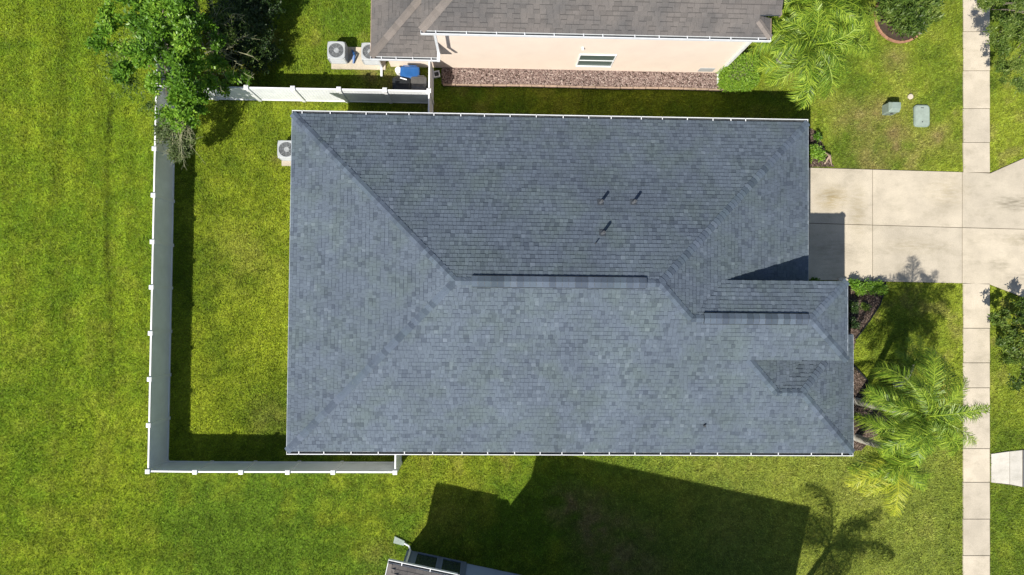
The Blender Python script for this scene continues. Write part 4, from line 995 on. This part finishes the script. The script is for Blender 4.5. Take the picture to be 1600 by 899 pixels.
# ------------------------------------------------------------------ bins and small things
def bin_(px, py, label, mat, lid, w=.62, d=.72, h=1.02, rz=0.0):
    x, y = P(px, py, h); root = empty('wheeled_bin', (x, y, 0), rz); tag(root, label, 'wheeled bin', 'bins behind the fence')
    def lk(nm, mb, mt, par=root, smooth=False): return link(nm, mb.data(nm), mt, par)
    m = MB(); q = rsq(w*.82, d*.82, .06); vs = []; n = len(q)
    for z, k in ((.03, .95), (h*.75, 1.12), (h-.08, 1.2)): vs += [(a*k, b*k, z) for a, b in q]
    fs = [tuple(reversed(range(n)))]+[(r*n+i, r*n+(i+1) % n, (r+1)*n+(i+1) % n, (r+1)*n+i) for r in range(2) for i in range(n)]; m.mesh(vs, fs); lk('bin_body', m, mat)
    m = MB(); q = rsq(w*1.02, d*1.02, .09); vs = []
    for z, k in ((h-.10, 1.), (h-.04, 1.), (h, .88), (h+.025, .55)): vs += [(a*k, b*k, z) for a, b in q]
    m.mesh(vs, [(r*n+i, r*n+(i+1) % n, (r+1)*n+(i+1) % n, (r+1)*n+i) for r in range(3) for i in range(n)]+[tuple(3*n+i for i in range(n))]); lk('lid', m, lid)
    m = MB(); m.tube([(-w*.36, d*.57, h-.06), (w*.36, d*.57, h-.06)], .02, 6); lk('handle', m, lid)
    for s in (-1, 1):
        m = MB(); m.tube([(s*w*.40, d*.42, .12), (s*w*.47, d*.42, .12)], .12, 14); lk('wheel', m, M['black_plastic'])
    return root
bin_(640, 114, 'blue wheeled bin behind the white fence', M['blue_plastic'], M['blue_plastic'], w=.85, d=.6, h=.95)
bin_(627, 131, 'black wheeled bin below the blue bin, nearer the air conditioners', M['black_plastic'], M['black_plastic'], w=.8, d=.6, h=1.0)
M['grey_lid2'] = plain('dark_grey_lid', (.10, .095, .09), .25, .2, 4, spec=.6)
bin_(654, 130, 'black wheeled bin with glossy grey lid in the fence corner', M['black_plastic'], M['grey_lid2'], w=.7, d=.62, h=1.0)
x, y = P(622, 109, .4); m = MB(); m.prism([(x+.15*math.cos(t), y+.15*math.sin(t)) for t in np.linspace(0, 6.283, 14, False)], 0, .4, .5, .03); tag(part('white_bucket', m, M['white']), 'small white bucket left of the blue bin', 'bucket')
x, y = P(682, 115, .2); rt = empty('drain_box', (x, y, 0), .2); tag(rt, 'small square white frame with dark centre on the river stones', 'drain box')
m = MB(); s = .15
for (x0, x1, y0, y1) in ((-s, s, s-.05, s), (-s, s, -s, -s+.05), (-s, -s+.05, -s+.05, s-.05), (s-.05, s, -s+.05, s-.05)): m.box(x0, x1, y0, y1, .02, .14)
link('frame', m.data('frame'), M['white'], rt); m = MB(); m.box(-s+.05, s-.05, -s+.05, s-.05, .02, .08); m.box(-.04, .04, -.04, .04, .08, .12); link('grate', m.data('grate'), M['darkmetal'], rt)
x, y = P(630, 123, 1.15); m = MB(); m.tube([(x-.14, y+.05, 1.1), (x+.16, y-.04, 1.13)], .025, 8); tag(part('white_pole', m, M['white']), 'short white tube lying across the black bin lid', 'tube')
# utility pedestal
x, y = P(1400, 166, .7); rt = empty('utility_pedestal', (x, y, 0)); tag(rt, 'grey-green utility pedestal casting a shadow on the front lawn', 'utility box')
m = MB(); vs = []; q = rsq(.5, .46, .04); n = len(q)
for z, k in ((0, 1.06), (.5, 1.0)): vs += [(a*k, b*k, z) for a, b in q]
m.mesh(vs, [(i, (i+1) % n, n+(i+1) % n, n+i) for i in range(n)]); link('cabinet', m.data('cabinet'), M['green_box'], rt)
m = MB(); vs = [(a*1.06, b*1.06, .5) for a, b in q]+[(a*1.06, b*1.06, .55) for a, b in q]+[(a*.82+.03, b*.62+.04, .7) for a, b in q]
m.mesh(vs, [(r*n+i, r*n+(i+1) % n, (r+1)*n+(i+1) % n, (r+1)*n+i) for r in range(2) for i in range(n)]+[tuple(2*n+i for i in range(n))]); link('hood', m.data('hood'), M['green_box'], rt)
m = MB(); m.box(-.05, .05, -.262, -.245, .3, .42); m.box(-.2, .2, -.258, -.25, .18, .2); link('latch', m.data('latch'), M['darkmetal'], rt)
# hand hole lid
x, y = P(1441, 181, .1); rt = empty('utility_vault', (x, y, 0)); tag(rt, 'flat grey-green rounded utility vault lid in the front lawn', 'utility vault')
m = MB(); m.prism(rsq(.76, 1.06, .16, 5), -.05, .09, .5, .02); link('collar', m.data('collar'), M['green_box'], rt)
m = MB(); m.prism(rsq(.66, .95, .13, 5), .09, .112, .5, .01); link('lid', m.data('lid'), M['grey_lid'], rt)
m = MB(); m.box(-.07, .07, .36, .39, .112, .122); m.tube([(0, -.3, .112), (0, -.3, .12)], .03, 8); link('bolt', m.data('bolt'), M['darkmetal'], rt)
x, y = P(1423, 151, .05); m = MB(); m.prism([(x+.13*math.cos(t), y+.13*math.sin(t)) for t in np.linspace(0, 6.283, 16, False)], -.02, .07, .5, .015); tag(part('cleanout_cap', m, M['walk']), 'small pale round cap in the lawn above the utility boxes', 'cleanout cap')

# ------------------------------------------------------------------ grass
EX = [DRIVE, WALK, APRON, BED, ROCKP, SMALLBED, [(-7.9, -5.8), (14.8, -5.8), (14.8, .5), (12.9, .5), (12.9, 7.3), (-7.9, 7.3)], [(-4.9, 11), (11.4, 11), (11.4, 20), (-4.9, 20)],
      [(ax-.42, ay-.62), (ax+.5, ay-.62), (ax+.5, ay+.42), (ax-.42, ay+.42)], [(ax2-.38, ay2-.62), (ax3+.6, ay2-.62), (ax3+.6, ay2+.42), (ax2-.38, ay2+.42)],
      [(cxr+1.19*math.cos(t), cyr+1.19*math.sin(t)) for t in np.linspace(0, 6.28, 20)]]
dens = 620; x0, x1, y0, y1 = -24.5, 26.5, -14.2, 15.2
n = int((x1-x0)*(y1-y0)*dens); gx = rng.uniform(x0, x1, n); gy = rng.uniform(y0, y1, n)
n2 = 70000; ox = rng.uniform(-31, 32, n2); oy = rng.uniform(-20, 20, n2); k = (ox < x0) | (ox > x1) | (oy < y0) | (oy > y1); gx = np.concatenate([gx, ox[k]]); gy = np.concatenate([gy, oy[k]])
keep = np.ones(len(gx), bool)
jx = gx+rng.normal(0, .028, len(gx)); jy = gy+rng.normal(0, .028, len(gx))
for p_ in EX: keep &= ~inpoly(jx, jy, p_)
gx = gx[keep]; gy = gy[keep]; n = len(gx)
cg = lawncol(gx, gy)*np.clip(rng.normal(1.0, .28, n), .4, 1.9)[:, None]
yl = rng.random(n) < .06; cg[yl] = cg[yl]*.5+np.array((.16, .13, .04))*.6
hz = fbm(gx, gy, .5, 5)*.05-.055; tuft = fbm(gx, gy, 2.2, 77, 3)
L = (.05+.10*rng.random(n))*(.55+.9*tuft); az = rng.uniform(0, 6.283, n)+1.5*vnoise(gx, gy, 1.4, 91); el = rng.uniform(.35, 1.25, n); w = rng.uniform(.011, .021, n)
d = np.stack([np.cos(az)*np.cos(el), np.sin(az)*np.cos(el), np.sin(el)], 1)*L[:, None]; s = np.stack([-np.sin(az), np.cos(az), np.zeros(n)], 1)*w[:, None]
B = np.stack([gx, gy, hz], 1); V_ = np.stack([B-s, B+s, B+d], 1)
gr = npmesh('grass', V_, 3, M['grass'], col=cg.astype(np.float32)); tag(gr, 'short green lawn grass covering the yards and field', 'grass', kind='stuff')
